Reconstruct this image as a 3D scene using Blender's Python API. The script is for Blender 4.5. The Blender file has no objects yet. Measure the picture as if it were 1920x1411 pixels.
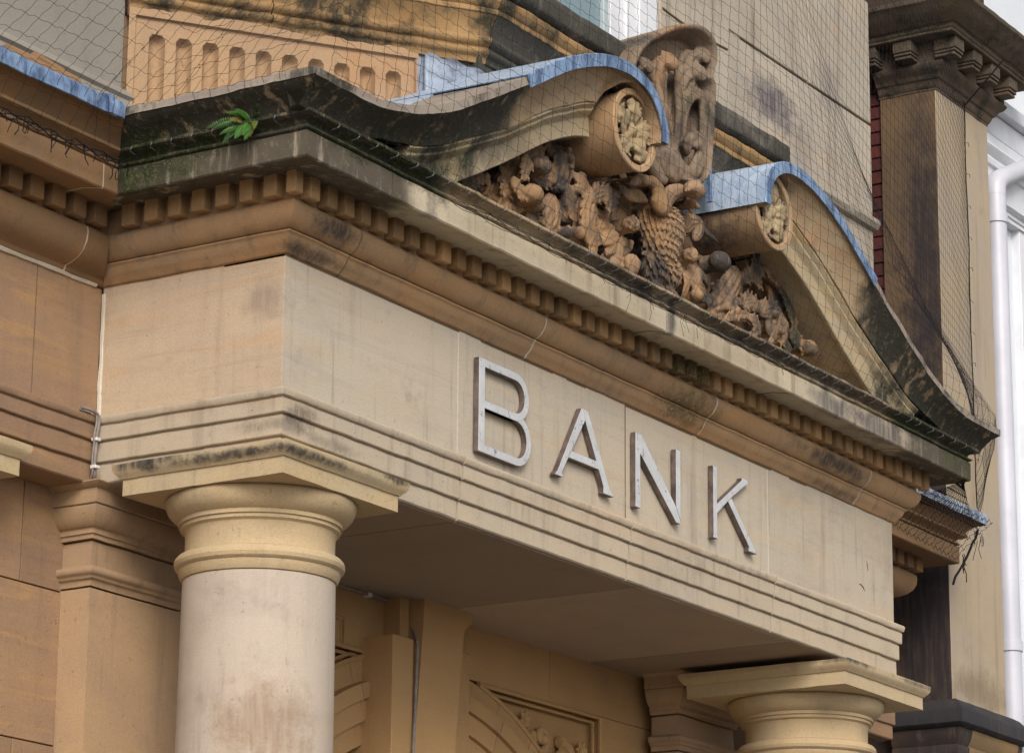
import bpy, bmesh, math, random
from mathutils import Vector, Matrix, noise

# ------------------------------------------------------------------ camera, sky, sun, exposure
scene = bpy.context.scene
col = scene.collection
cam_data = bpy.data.cameras.new('camera')
cam = bpy.data.objects.new('camera', cam_data)
col.objects.link(cam)
yaw, pitch, roll = math.radians(57.762), math.radians(15.5034), math.radians(0.4862)
fw = Vector((math.sin(yaw)*math.cos(pitch), math.cos(yaw)*math.cos(pitch), math.sin(pitch)))
rt = Vector((math.cos(yaw), -math.sin(yaw), 0))
up = rt.cross(fw)
rt, up = rt*math.cos(roll)+up*math.sin(roll), -rt*math.sin(roll)+up*math.cos(roll)
cam.matrix_world = Matrix(((rt.x, up.x, -fw.x, -9.7213), (rt.y, up.y, -fw.y, -7.1873), (rt.z, up.z, -fw.z, 1.6), (0, 0, 0, 1)))
cam_data.sensor_width = 36.0
cam_data.lens = 6034.5/1920*36
cam_data.clip_start = 0.1
cam_data.clip_end = 2000
scene.camera = cam

SUN_ELEV, SUN_AZ = math.radians(31), math.radians(229)     # azimuth measured clockwise from +Y
world = bpy.data.worlds.new('World')
scene.world = world
world.use_nodes = True
wn, wl = world.node_tree.nodes, world.node_tree.links
wn.clear()
sky = wn.new('ShaderNodeTexSky'); sky.sky_type = 'NISHITA'; sky.sun_disc = False
sky.sun_elevation = SUN_ELEV; sky.sun_rotation = SUN_AZ
sky.air_density = 1.0; sky.dust_density = 2.0; sky.ozone_density = 1.0
hs = wn.new('ShaderNodeHueSaturation'); hs.inputs['Saturation'].default_value = 0.12
bg = wn.new('ShaderNodeBackground'); bg.inputs['Strength'].default_value = 0.085
wo = wn.new('ShaderNodeOutputWorld')
wl.new(sky.outputs[0], hs.inputs['Color']); wl.new(hs.outputs[0], bg.inputs[0]); wl.new(bg.outputs[0], wo.inputs[0])

sd = bpy.data.lights.new('sun', 'SUN'); sd.energy = 1.15; sd.angle = math.radians(28); sd.color = (1.0, 0.915, 0.81)
sun = bpy.data.objects.new('sun', sd); col.objects.link(sun)
sdir = Vector((math.sin(SUN_AZ)*math.cos(SUN_ELEV), math.cos(SUN_AZ)*math.cos(SUN_ELEV), math.sin(SUN_ELEV)))
sun.rotation_euler = sdir.to_track_quat('Z', 'Y').to_euler()
sun.location = (-6, -8, 14)

scene.view_settings.view_transform = 'Standard'
scene.view_settings.look = 'None'
scene.view_settings.gamma = 1
scene.view_settings.use_curve_mapping = False
scene.view_settings.exposure = 1.15
scene.render.engine = 'CYCLES'
scene.cycles.max_bounces = 8
scene.cycles.diffuse_bounces = 5

R = random.Random(7)
W = 5.465
PI = math.pi

# ------------------------------------------------------------------ material helpers
class NT:
    def __init__(s, name):
        s.m = bpy.data.materials.new(name); s.m.use_nodes = True
        s.t = s.m.node_tree; s.n = s.t.nodes; s.l = s.t.links
        s.b = s.n['Principled BSDF']
        s.pos = s.n.new('ShaderNodeNewGeometry').outputs['Position']
    def link(s, a, b): s.l.new(a, b)
    def put(s, v, sock):
        if isinstance(v, (int, float)): sock.default_value = v
        elif isinstance(v, tuple): sock.default_value = (v[0], v[1], v[2], 1.0) if len(sock.default_value) == 4 else v
        else: s.link(v, sock)
    def vec(s, scale=(1, 1, 1), off=(0, 0, 0), rot=(0, 0, 0), src=None):
        m = s.n.new('ShaderNodeMapping'); m.inputs['Scale'].default_value = scale
        m.inputs['Location'].default_value = off; m.inputs['Rotation'].default_value = rot
        s.link(src or s.pos, m.inputs['Vector']); return m.outputs[0]
    def noise(s, scale, detail=4, rough=0.55, vec=None, dist=0.0):
        n = s.n.new('ShaderNodeTexNoise'); n.inputs['Scale'].default_value = scale
        n.inputs['Detail'].default_value = detail; n.inputs['Roughness'].default_value = rough
        n.inputs['Distortion'].default_value = dist
        s.link(vec or s.pos, n.inputs['Vector']); return n.outputs[0]
    def ramp(s, v, a, b, lo=0.0, hi=1.0):
        m = s.n.new('ShaderNodeMapRange'); m.interpolation_type = 'SMOOTHSTEP'
        m.inputs[1].default_value = a; m.inputs[2].default_value = b
        m.inputs[3].default_value = lo; m.inputs[4].default_value = hi
        s.link(v, m.inputs[0]); return m.outputs[0]
    def math(s, op, a, b=0.0, clamp=False):
        m = s.n.new('ShaderNodeMath'); m.operation = op; m.use_clamp = clamp
        s.put(a, m.inputs[0]); s.put(b, m.inputs[1]); return m.outputs[0]
    def mix(s, f, a, b, mode='MIX'):
        m = s.n.new('ShaderNodeMix'); m.data_type = 'RGBA'; m.blend_type = mode
        s.put(f, m.inputs[0]); s.put(a, m.inputs[6]); s.put(b, m.inputs[7]); return m.outputs[2]
    def rand(s):
        return s.n.new('ShaderNodeObjectInfo').outputs['Random']
    def sep(s):
        x = s.n.new('ShaderNodeSeparateXYZ'); s.link(s.pos, x.inputs[0]); return x.outputs
    def blob(s, c, rad, wob=0.5, freq=9.0):
        """soft-edged stain of its own shape round point c"""
        sc = tuple(1.0/q for q in rad)
        v = s.n.new('ShaderNodeVectorMath'); v.operation = 'SUBTRACT'; s.link(s.pos, v.inputs[0]); v.inputs[1].default_value = c
        v2 = s.n.new('ShaderNodeVectorMath'); v2.operation = 'MULTIPLY'; s.link(v.outputs[0], v2.inputs[0]); v2.inputs[1].default_value = sc
        v3 = s.n.new('ShaderNodeVectorMath'); v3.operation = 'LENGTH'; s.link(v2.outputs[0], v3.inputs[0])
        n = s.noise(freq, 6, 0.65)
        d = s.math('ADD', v3.outputs['Value'], s.math('MULTIPLY', s.math('SUBTRACT', n, 0.5), wob*3.6))
        fine = s.noise(75, 5, 0.75)
        d = s.math('ADD', d, s.math('MULTIPLY', s.math('SUBTRACT', fine, 0.5), 0.9))
        return s.ramp(d, 0.25, 1.25, 1.0, 0.0)
    def bump(s, h, dist=0.004, strength=1.0, prev=None):
        b = s.n.new('ShaderNodeBump'); b.inputs['Distance'].default_value = dist; b.inputs['Strength'].default_value = strength
        s.link(h, b.inputs['Height'])
        if prev is not None: s.link(prev, b.inputs['Normal'])
        return b.outputs[0]

def stone(name, c1, c2, c3, bands=0.35, streak=0.25, spots=0.35, soot=(), sootcol=(0.035, 0.032, 0.034), crust=0.0,
          crustcol=(0.05, 0.047, 0.035), moss=(), var=0.14, pale=(), bumpd=0.003, crustx=None, band_tilt=0.12, bandz=5.0, rust=0.0, grime=0.0, grain=0.12):
    t = NT(name)
    n1 = t.noise(1.7, 6, 0.6, dist=0.4)
    c = t.mix(t.ramp(n1, 0.32, 0.68), c1, c2)
    bv = t.vec((0.5, 0.5, bandz), rot=(band_tilt, band_tilt*0.7, 0))
    n2 = t.noise(1.6, 7, 0.62, bv, 1.1)
    c = t.mix(t.math('MULTIPLY', t.ramp(n2, 0.48, 0.72), bands), c, c3)
    n2b = t.noise(3.7, 6, 0.6, t.vec((0.4, 0.4, bandz*1.4), off=(3, 1, 5), rot=(band_tilt, 0, 0)), 0.8)
    c = t.mix(t.math('MULTIPLY', t.ramp(n2b, 0.5, 0.75), bands*0.5), c, (c1[0]*0.72, c1[1]*0.70, c1[2]*0.76))
    if rust:
        n = t.noise(2.6, 6, 0.6, t.vec(off=(9, 4, 2)))
        c = t.mix(t.math('MULTIPLY', t.ramp(n, 0.52, 0.72), rust), c, (0.36, 0.17, 0.06))
    n3 = t.noise(1.3, 6, 0.6, t.vec((9, 9, 0.7)))
    c = t.mix(t.math('MULTIPLY', t.ramp(n3, 0.52, 0.75), streak), c, (0.13, 0.10, 0.075))
    n3b = t.noise(1.0, 5, 0.6, t.vec((24, 24, 1.1), off=(5, 2, 0)))
    c = t.mix(t.math('MULTIPLY', t.math('MULTIPLY', t.ramp(n3b, 0.54, 0.72), t.ramp(n1, 0.40, 0.62)), min(0.6, streak*1.6)), c, (0.16, 0.12, 0.09))
    n4 = t.noise(5.0, 7, 0.7)
    c = t.mix(t.math('MULTIPLY', t.ramp(n4, 0.56, 0.78), 0.35+0.5*grime), c, (0.15, 0.125, 0.105))
    n5 = t.noise(0.9, 7, 0.7, t.vec((1, 1, 1.7), off=(2, 7, 1)))
    c = t.mix(t.math('MULTIPLY', t.ramp(n5, 0.50, 0.72), 0.16+0.55*grime), c, (0.16, 0.11, 0.075))
    # mineral grain
    g = t.noise(160, 3, 0.6)
    c = t.mix(grain, c, t.mix(t.ramp(g, 0.3, 0.7), (0.12, 0.12, 0.12), (0.88, 0.88, 0.88)), 'OVERLAY')
    g2 = t.noise(38, 5, 0.7)
    sp = t.math('MULTIPLY', t.ramp(g2, 0.66, 0.74), spots)
    c = t.mix(sp, c, (0.08, 0.062, 0.05))
    # each stone its own tone
    rn = t.rand()
    hv = t.n.new('ShaderNodeHueSaturation'); t.link(c, hv.inputs['Color'])
    t.link(t.ramp(rn, 0, 1, 1-var, 1+var*0.7), hv.inputs['Value']); c = hv.outputs[0]
    for cen, rad, st in pale:
        c = t.mix(t.math('MULTIPLY', t.blob(cen, rad), st), c, (0.50, 0.46, 0.36))
    if soot: drip = t.ramp(t.noise(1.0, 5, 0.65, t.vec((34, 34, 3.0))), 0.36, 0.58, 0.62, 1.0)
    for cen, rad, st in soot:
        c = t.mix(t.math('MULTIPLY', t.math('MULTIPLY', t.blob(cen, rad), drip), st), c, sootcol)
    h = t.math('ADD', t.math('MULTIPLY', g, 0.18), t.math('ADD', t.math('MULTIPLY', n4, 1.0), t.math('MULTIPLY', t.ramp(g2, 0.6, 0.75), -0.6)))
    if crust > 0:
        nc = t.noise(2.3, 8, 0.68, t.vec((1.6, 1.6, 1.0)))
        k = t.ramp(nc, 0.62-crust*0.42, 0.80-crust*0.42)
        ns = t.noise(1.0, 5, 0.6, t.vec((16, 16, 2.2)))
        k = t.math('MULTIPLY', k, t.ramp(ns, 0.32, 0.46, 0.45, 1.0))
        if crustx is not None:
            x = t.sep()[0]
            dd = t.math('ABSOLUTE', t.math('SUBTRACT', x, W/2))
            dd = t.math('ADD', dd, t.math('MULTIPLY', t.math('SUBTRACT', t.noise(3.0, 5), 0.5), 0.7))
            k = t.math('MULTIPLY', k, t.ramp(dd, crustx-0.10, crustx+0.12))
        lich = t.noise(30, 6, 0.75)
        cc = t.mix(t.ramp(lich, 0.55, 0.72), crustcol, (0.17, 0.155, 0.11))
        c = t.mix(k, c, cc)
        h = t.math('ADD', h, t.math('MULTIPLY', t.math('MULTIPLY', lich, k), 2.0))
    for cen, rad, st in moss:
        k = t.math('MULTIPLY', t.blob(cen, rad, 0.7, 7), st)
        mg = t.noise(45, 5, 0.7)
        k = t.math('MULTIPLY', k, t.ramp(mg, 0.36, 0.52))
        c = t.mix(k, c, t.mix(t.ramp(mg, 0.45, 0.7), (0.024, 0.034, 0.012), (0.085, 0.10, 0.032)))
        h = t.math('ADD', h, t.math('MULTIPLY', t.math('MULTIPLY', mg, k), 4.0))
    t.link(c, t.b.inputs['Base Color'])
    t.put(0.88, t.b.inputs['Roughness']); t.put(0.25, t.b.inputs['Specular IOR Level'])
    t.link(t.bump(h, bumpd), t.b.inputs['Normal'])
    return t.m

M = {}
SOOT_PORCH = [((0.19, -0.08, 5.565), (0.17, 0.2, 0.05), 0.9), ((0.10, -0.08, 5.46), (0.26, 0.15, 0.035), 0.85), ((4.60, -0.1, 5.56), (0.42, 0.2, 0.045), 0.9),
              ((4.75, -0.05, 5.46), (0.3, 0.15, 0.03), 0.6), ((0.10, 0.0, 4.80), (0.11, 0.1, 0.05), 0.65), ((0.02, 0.0, 4.745), (0.18, 0.22, 0.035), 0.45),
              ((0.30, -0.02, 4.73), (0.2, 0.15, 0.03), 0.4), ((0.0, 0.10, 5.27), (0.1, 0.12, 0.09), 0.5)]
SOOT_COR = [((4.14, -0.32, 5.74), (0.3, 0.12, 0.07), 0.75), ((4.70, -0.32, 5.74), (0.45, 0.14, 0.09), 0.75), ((5.4, -0.3, 5.75), (0.5, 0.3, 0.12), 0.85),
            ((2.2, -0.35, 5.82), (0.5, 0.12, 0.035), 0.85), ((2.52, -0.33, 5.76), (0.05, 0.1, 0.1), 0.8), ((3.1, -0.35, 5.82), (0.8, 0.12, 0.03), 0.6), ((3.9, -0.35, 5.84), (1.5, 0.15, 0.045), 0.85), ((1.9, -0.35, 5.85), (0.5, 0.15, 0.03), 0.7), ((5.9, -0.3, 5.8), (0.4, 0.3, 0.1), 0.5),
            ((0.05, -0.3, 5.75), (0.34, 0.3, 0.13), 0.85), ((0.55, -0.33, 5.70), (0.05, 0.1, 0.1), 0.5)]
MOSS = [((-0.33, 0.45, 5.80), (0.16, 0.26, 0.14), 0.95), ((-0.33, 0.05, 5.84), (0.14, 0.3, 0.06), 0.8), ((0.10, -0.33, 5.83), (0.5, 0.16, 0.06), 0.8),
        ((5.0, -0.33, 5.83), (0.5, 0.16, 0.06), 0.7), ((5.6, -0.3, 5.80), (0.3, 0.2, 0.12), 0.6), ((0.5, -0.38, 5.9), (0.5, 0.15, 0.12), 0.5)]
M['frieze'] = stone('pale_frieze_sandstone', (0.44, 0.37, 0.285), (0.41, 0.36, 0.29), (0.46, 0.35, 0.235), bands=0.7, streak=0.3, spots=0.25, grime=0.2, soot=SOOT_PORCH[-1:]+SOOT_PORCH[4:6], var=0.05)
M['arch'] = stone('architrave_sandstone', (0.44, 0.36, 0.265), (0.41, 0.345, 0.265), (0.46, 0.32, 0.20), bands=0.4, streak=0.3, spots=0.3, grime=0.22, soot=SOOT_PORCH[4:7], var=0.05)
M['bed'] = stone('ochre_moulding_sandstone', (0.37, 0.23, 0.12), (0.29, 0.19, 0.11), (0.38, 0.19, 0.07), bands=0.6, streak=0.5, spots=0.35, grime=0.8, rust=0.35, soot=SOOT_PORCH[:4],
                 moss=[((3.1, -0.1, 5.52), (0.28, 0.15, 0.08), 0.6)], sootcol=(0.04, 0.034, 0.032), var=0.12)  # ochre patina together with orange bounced light, both in the colour
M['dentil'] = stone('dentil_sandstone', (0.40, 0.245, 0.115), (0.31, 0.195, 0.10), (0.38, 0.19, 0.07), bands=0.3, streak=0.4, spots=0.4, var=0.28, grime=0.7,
                    moss=[((3.0, -0.15, 5.66), (0.22, 0.1, 0.1), 0.8)])  # patina colour that also carries the warm light bounced under the cornice
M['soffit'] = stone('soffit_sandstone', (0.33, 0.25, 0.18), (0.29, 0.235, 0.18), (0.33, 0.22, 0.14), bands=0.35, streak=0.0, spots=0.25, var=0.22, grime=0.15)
M['corona'] = stone('weathered_corona_sandstone', (0.45, 0.39, 0.29), (0.40, 0.335, 0.235), (0.43, 0.30, 0.17), bands=0.3, streak=0.55, spots=0.3, soot=SOOT_COR, crust=0.86,
                    crustx=2.32, crustcol=(0.085, 0.070, 0.050), moss=MOSS, var=0.06, sootcol=(0.045, 0.04, 0.05))
M['crown'] = stone('weathered_crown_moulding', (0.40, 0.33, 0.23), (0.32, 0.25, 0.16), (0.40, 0.24, 0.11), bands=0.4, streak=0.6, spots=0.4, soot=SOOT_COR[3:8], crust=0.9,
                   crustx=2.1, crustcol=(0.05, 0.047, 0.035), moss=MOSS, var=0.08)
M['sima'] = stone('black_crusted_sima', (0.34, 0.235, 0.14), (0.40, 0.31, 0.20), (0.38, 0.20, 0.085), bands=0.4, streak=0.35, spots=0.3, crust=1.25, crustx=1.66,
                  crustcol=(0.036, 0.033, 0.024), moss=MOSS, var=0.06, rust=0.4, bumpd=0.006)
M['simatop'] = stone('lichen_grey_stone_top', (0.30, 0.255, 0.21), (0.24, 0.20, 0.175), (0.36, 0.28, 0.20), bands=0.3, streak=0.2, spots=0.5, crust=0.35, var=0.05, bumpd=0.006)
M['rake'] = stone('raking_corona_sandstone', (0.44, 0.35, 0.21), (0.38, 0.31, 0.215), (0.46, 0.29, 0.12), bands=0.5, streak=0.3, spots=0.3, crust=0.55, crustx=1.85, var=0.05,
                  soot=[((1.2, -0.3, 6.2), (0.25, 0.15, 0.10), 0.45), ((1.02, -0.3, 6.12), (0.12, 0.15, 0.10), 0.5)], moss=[((0.75, -0.3, 6.0), (0.16, 0.2, 0.1), 0.5)])
M['volute'] = stone('volute_sandstone', (0.40, 0.255, 0.14), (0.36, 0.28, 0.185), (0.44, 0.24, 0.10), bands=0.3, streak=0.35, spots=0.5, var=0.05, rust=0.5,
                    soot=[((3.2, -0.02, 6.44), (0.35, 0.32, 0.2), 0.9)])
M['rosette'] = stone('rosette_sandstone', (0.34, 0.255, 0.145), (0.38, 0.30, 0.19), (0.30, 0.18, 0.08), bands=0.3, streak=0.4, spots=0.8, crust=0.4, grime=0.5, var=0.05)
M['carved'] = stone('carved_tympanum_sandstone', (0.30, 0.20, 0.13), (0.36, 0.21, 0.10), (0.22, 0.155, 0.11), bands=0.2, streak=0.5, spots=0.7, crust=0.45, grime=0.6,
                    crustcol=(0.06, 0.05, 0.045), var=0.05, rust=0.35, moss=[((4.05, -0.15, 6.1), (0.12, 0.2, 0.25), 0.45), ((2.4, -0.2, 6.33), (0.1, 0.2, 0.1), 0.3)])
M['palm'] = stone('palmette_sandstone', (0.27, 0.20, 0.14), (0.21, 0.155, 0.11), (0.32, 0.19, 0.095), bands=0.25, streak=0.5, spots=0.5, crust=0.4, crustcol=(0.07, 0.055, 0.045),
                  var=0.04, rust=0.4, moss=[((2.95, -0.3, 6.95), (0.14, 0.2, 0.14), 0.7)])
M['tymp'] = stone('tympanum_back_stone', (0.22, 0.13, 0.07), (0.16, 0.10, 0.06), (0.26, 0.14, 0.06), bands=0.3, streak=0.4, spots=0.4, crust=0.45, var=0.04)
M['shaft'] = stone('column_shaft_sandstone', (0.43, 0.355, 0.285), (0.40, 0.34, 0.285), (0.44, 0.33, 0.25), bands=0.45, streak=0.16, spots=0.10, grime=0.1, grain=0.07, var=0.03, bandz=1.0,
                   soot=[((0.05, 0.05, 3.60), (0.26, 0.3, 0.20), 0.85)], sootcol=(0.25, 0.175, 0.115))
M['capital'] = stone('capital_sandstone', (0.44, 0.325, 0.185), (0.41, 0.32, 0.205), (0.42, 0.25, 0.11), bands=0.25, streak=0.15, spots=0.25, var=0.05, rust=0.3)
M['abacus'] = stone('abacus_sandstone', (0.46, 0.35, 0.20), (0.42, 0.335, 0.22), (0.40, 0.25, 0.12), bands=0.25, streak=0.2, spots=0.35, var=0.04,
                    soot=[((-0.10, 0.58, 4.648), (0.1, 0.24, 0.032), 0.97), ((-0.09, 0.1, 4.625), (0.07, 0.45, 0.022), 0.9), ((0.1, -0.1, 4.625), (0.30, 0.08, 0.020), 0.85), ((0.66, -0.1, 4.65), (0.16, 0.1, 0.022), 0.95), ((4.75, -0.1, 4.57), (0.25, 0.2, 0.025), 0.9), ((5.5, -0.13, 4.56), (0.3, 0.1, 0.015), 0.7)])
M['facade'] = stone('facade_warm_sandstone', (0.30, 0.185, 0.105), (0.24, 0.155, 0.105), (0.37, 0.22, 0.10), bands=0.9, streak=0.25, grime=0.15, spots=0.3, var=0.10, band_tilt=0.25)  # stone darkened in colour for the dimmer light left of the porch
M['facade_corn'] = stone('facade_cornice_sandstone', (0.25, 0.145, 0.07), (0.20, 0.125, 0.07), (0.27, 0.13, 0.045), bands=0.3, streak=0.3, spots=0.3, var=0.10, rust=0.4)  # dimmer light at the left is put into this darker colour too
M['sideF'] = stone('side_frieze_sandstone', (0.46, 0.355, 0.245), (0.43, 0.33, 0.24), (0.46, 0.30, 0.18), bands=0.8, grime=0.08, streak=0.12, spots=0.2, var=0.04, soot=SOOT_PORCH[-1:], sootcol=(0.16, 0.13, 0.115))  # side face made lighter in colour to offset the shade it stands in
M['anta'] = stone('anta_sandstone', (0.38, 0.25, 0.14), (0.32, 0.215, 0.135), (0.46, 0.32, 0.14), bands=0.5, streak=0.35, spots=0.2, var=0.05, bandz=1.0)
M['portal'] = stone('portal_sandstone', (0.44, 0.27, 0.12), (0.40, 0.245, 0.115), (0.42, 0.22, 0.08), bands=0.25, streak=0.05, spots=0.25, var=0.05)
M['upper'] = stone('upper_wall_pale_stone', (0.40, 0.35, 0.28), (0.35, 0.31, 0.26), (0.42, 0.31, 0.20), bands=0.4, streak=0.6, grime=0.3, spots=0.15, var=0.07,
                   soot=[((6.0, 0.95, 8.16), (0.34, 0.2, 0.17), 1.0), ((6.35, 0.95, 7.95), (0.2, 0.2, 0.2), 0.4), ((6.72, 0.95, 8.5), (0.08, 0.2, 0.25), 0.35)], sootcol=(0.10, 0.085, 0.10))
M['render'] = stone('grey_rendered_wall', (0.245, 0.225, 0.19), (0.225, 0.205, 0.18), (0.22, 0.21, 0.185), bands=0.1, streak=0.15, spots=0.08, var=0.02)
M['apron'] = stone('fluted_apron_sandstone', (0.37, 0.24, 0.135), (0.33, 0.215, 0.13), (0.40, 0.28, 0.16), bands=0.3, streak=0.2, spots=0.75, var=0.03, rust=0.35)
M['sillstone'] = stone('bay_sill_stone', (0.38, 0.235, 0.105), (0.27, 0.165, 0.075), (0.40, 0.24, 0.095), bands=0.3, streak=0.3, spots=0.5, crust=0.45, crustcol=(0.05, 0.04, 0.025), var=0.05, rust=0.5)
M['sillgrey'] = stone('grey_crusted_sill', (0.17, 0.15, 0.125), (0.12, 0.11, 0.09), (0.20, 0.15, 0.09), bands=0.3, streak=0.5, spots=0.5, crust=0.75, crustcol=(0.06, 0.055, 0.045), var=0.05, bumpd=0.006)
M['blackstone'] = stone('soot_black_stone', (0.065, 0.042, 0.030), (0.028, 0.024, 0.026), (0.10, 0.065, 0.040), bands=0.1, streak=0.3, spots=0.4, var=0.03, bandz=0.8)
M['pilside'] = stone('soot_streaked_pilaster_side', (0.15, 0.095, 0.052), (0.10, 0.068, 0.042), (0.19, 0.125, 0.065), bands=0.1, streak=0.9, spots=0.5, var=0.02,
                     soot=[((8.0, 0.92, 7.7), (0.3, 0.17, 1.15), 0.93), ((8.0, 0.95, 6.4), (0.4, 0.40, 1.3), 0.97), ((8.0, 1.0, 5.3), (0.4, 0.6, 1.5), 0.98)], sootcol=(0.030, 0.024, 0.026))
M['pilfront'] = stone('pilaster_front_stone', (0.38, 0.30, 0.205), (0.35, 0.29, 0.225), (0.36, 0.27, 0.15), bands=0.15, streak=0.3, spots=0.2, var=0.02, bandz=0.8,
                      soot=[((8.4, 0.8, 5.05), (0.45, 0.2, 0.14), 0.55)], sootcol=(0.13, 0.09, 0.045))
M['darkcorn'] = stone('blackened_cornice_stone', (0.13, 0.095, 0.065), (0.09, 0.068, 0.05), (0.17, 0.12, 0.07), bands=0.2, streak=0.7, spots=0.6, crust=0.30, crustcol=(0.035, 0.033, 0.025), var=0.10,
                      moss=[((7.9, 0.6, 9.2), (0.5, 0.4, 0.15), 0.25)], bumpd=0.005)
M['ledge'] = stone('black_painted_ledge', (0.035, 0.034, 0.038), (0.025, 0.025, 0.03), (0.05, 0.045, 0.04), bands=0.1, streak=0.2, spots=0.2, var=0.02)
M['mortar'] = stone('pale_lime_mortar', (0.56, 0.50, 0.41), (0.50, 0.44, 0.35), (0.45, 0.37, 0.28), bands=0.1, streak=0.2, spots=0.3, var=0.02)
M['darkjoint'] = stone('dirty_open_joint', (0.13, 0.09, 0.06), (0.16, 0.11, 0.07), (0.1, 0.07, 0.05), bands=0.1, streak=0.2, spots=0.3, var=0.02)
M['asphalt'] = stone('street_asphalt', (0.06, 0.058, 0.055), (0.05, 0.05, 0.05), (0.07, 0.065, 0.06), bands=0.0, streak=0.0, spots=0.2, var=0.0)
M['paving'] = stone('pavement_flagstone', (0.33, 0.29, 0.24), (0.30, 0.265, 0.22), (0.34, 0.29, 0.235), bands=0.1, streak=0.0, spots=0.2, var=0.0)

def lead_mat(name, c1, c2, dark, rough=0.5, spec=0.5, st=(13, 13, 4.0)):
    t = NT(name)
    c = t.mix(t.ramp(t.noise(5, 6, 0.6), 0.3, 0.7), c1, c2)
    s = t.noise(1.6, 7, 0.75, t.vec(st))
    c = t.mix(t.math('MULTIPLY', t.ramp(s, 0.42, 0.60), 0.9), c, dark)
    s2 = t.noise(2.2, 6, 0.7, t.vec((9, 9, 2.5), off=(4, 4, 4)))
    c = t.mix(t.math('MULTIPLY', t.ramp(s2, 0.55, 0.75), 0.6), c, (0.42, 0.56, 0.72))
    t.link(c, t.b.inputs['Base Color']); t.put(rough, t.b.inputs['Roughness']); t.put(spec, t.b.inputs['Specular IOR Level'])
    t.put(0.15, t.b.inputs['Metallic'])
    t.link(t.bump(t.noise(9, 5, 0.6), 0.01, 0.6), t.b.inputs['Normal'])
    return t.m
M['lead'] = lead_mat('sky_tinted_lead', (0.15, 0.24, 0.40), (0.23, 0.33, 0.50), (0.05, 0.085, 0.17))  # blue of the reflected sky is put into the lead colour
M['leadtop'] = lead_mat('pale_lead_sheet', (0.36, 0.44, 0.55), (0.44, 0.51, 0.61), (0.25, 0.33, 0.45))  # paler lead for upward faces, sky sheen included in the colour
M['leadpale'] = lead_mat('weathered_grey_lead', (0.24, 0.28, 0.36), (0.32, 0.37, 0.46), (0.09, 0.11, 0.16), st=(9, 9, 3))
M['leadgrey'] = lead_mat('grey_lead_patch', (0.20, 0.24, 0.31), (0.26, 0.31, 0.39), (0.08, 0.09, 0.12), st=(4, 4, 5))

def plain(name, c, rough=0.6, metal=0.0, c2=None, nscale=8, bumpd=0.0, spec=0.5):
    t = NT(name)
    if c2:
        t.link(t.mix(t.ramp(t.noise(nscale, 6, 0.65), 0.35, 0.68), c, c2), t.b.inputs['Base Color'])
    else:
        t.put(c, t.b.inputs['Base Color'])
    t.put(rough, t.b.inputs['Roughness']); t.put(metal, t.b.inputs['Metallic']); t.put(spec, t.b.inputs['Specular IOR Level'])
    if bumpd: t.link(t.bump(t.noise(nscale*4, 5, 0.6), bumpd), t.b.inputs['Normal'])
    return t.m
M['white'] = plain('white_gloss_paint', (0.68, 0.69, 0.72), 0.45, 0, (0.58, 0.59, 0.63), 3, 0.002)
M['whitewall'] = plain('white_painted_render', (0.66, 0.69, 0.73), 0.7, 0, (0.60, 0.63, 0.68), 2, 0.002)
M['pvc'] = plain('white_pipe_plastic', (0.52, 0.52, 0.58), 0.4, 0, (0.45, 0.45, 0.51), 2)
M['net'] = plain('black_nylon_twine', (0.018, 0.016, 0.018), 1.0, spec=0.05)
M['wire'] = plain('galvanised_wire', (0.16, 0.15, 0.15), 0.5, 0.5)
M['cable'] = plain('grey_weathered_cable', (0.25, 0.21, 0.19), 0.6, 0, (0.16, 0.13, 0.12), 30)
M['clip'] = plain('white_cable_clip', (0.6, 0.57, 0.55), 0.5)
t = NT('worn_aluminium'); 
cc = t.mix(t.ramp(t.noise(9, 6, 0.65), 0.35, 0.7), (0.70, 0.69, 0.68), (0.82, 0.81, 0.80))
cc = t.mix(t.math('MULTIPLY', t.ramp(t.noise(26, 7, 0.8, t.vec((1, 1, 0.6))), 0.56, 0.64), 0.85), cc, (0.12, 0.10, 0.10))
t.link(cc, t.b.inputs['Base Color']); t.put(0.75, t.b.inputs['Metallic']); t.put(0.42, t.b.inputs['Roughness'])
t.link(t.bump(t.noise(60, 4), 0.002), t.b.inputs['Normal']); M['alu'] = t.m
t = NT('letter_edge_brown_reflection');  # letter sides: their darker brownish reflection is put into the colour
cc = t.mix(t.ramp(t.noise(14, 6, 0.7), 0.3, 0.7), (0.09, 0.07, 0.068), (0.24, 0.19, 0.17))
t.link(cc, t.b.inputs['Base Color']); t.put(0.6, t.b.inputs['Metallic']); t.put(0.5, t.b.inputs['Roughness']); M['aluedge'] = t.m
t = NT('window_glass'); t.put((0.16, 0.24, 0.27), t.b.inputs['Base Color']); t.put(0.08, t.b.inputs['Roughness']); t.put(0.9, t.b.inputs['Specular IOR Level']); M['glass'] = t.m
t = NT('red_engineering_brick')
cc = t.mix(t.ramp(t.noise(12, 5, 0.6), 0.3, 0.7), (0.095, 0.015, 0.011), (0.06, 0.012, 0.012))
hv = t.n.new('ShaderNodeHueSaturation'); t.link(cc, hv.inputs['Color']); t.link(t.ramp(t.rand(), 0, 1, 0.7, 1.25), hv.inputs['Value'])
t.link(hv.outputs[0], t.b.inputs['Base Color']); t.put(0.8, t.b.inputs['Roughness']); M['brick'] = t.m
def leaf_mat(name, a, b):
    t = NT(name); t.link(t.mix(t.rand(), a, b), t.b.inputs['Base Color']); t.put(0.5, t.b.inputs['Roughness'])
    t.put(0.0, t.b.inputs['Subsurface Weight']); return t.m
M['fern'] = leaf_mat('fern_green', (0.02, 0.085, 0.012), (0.07, 0.19, 0.02))
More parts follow.
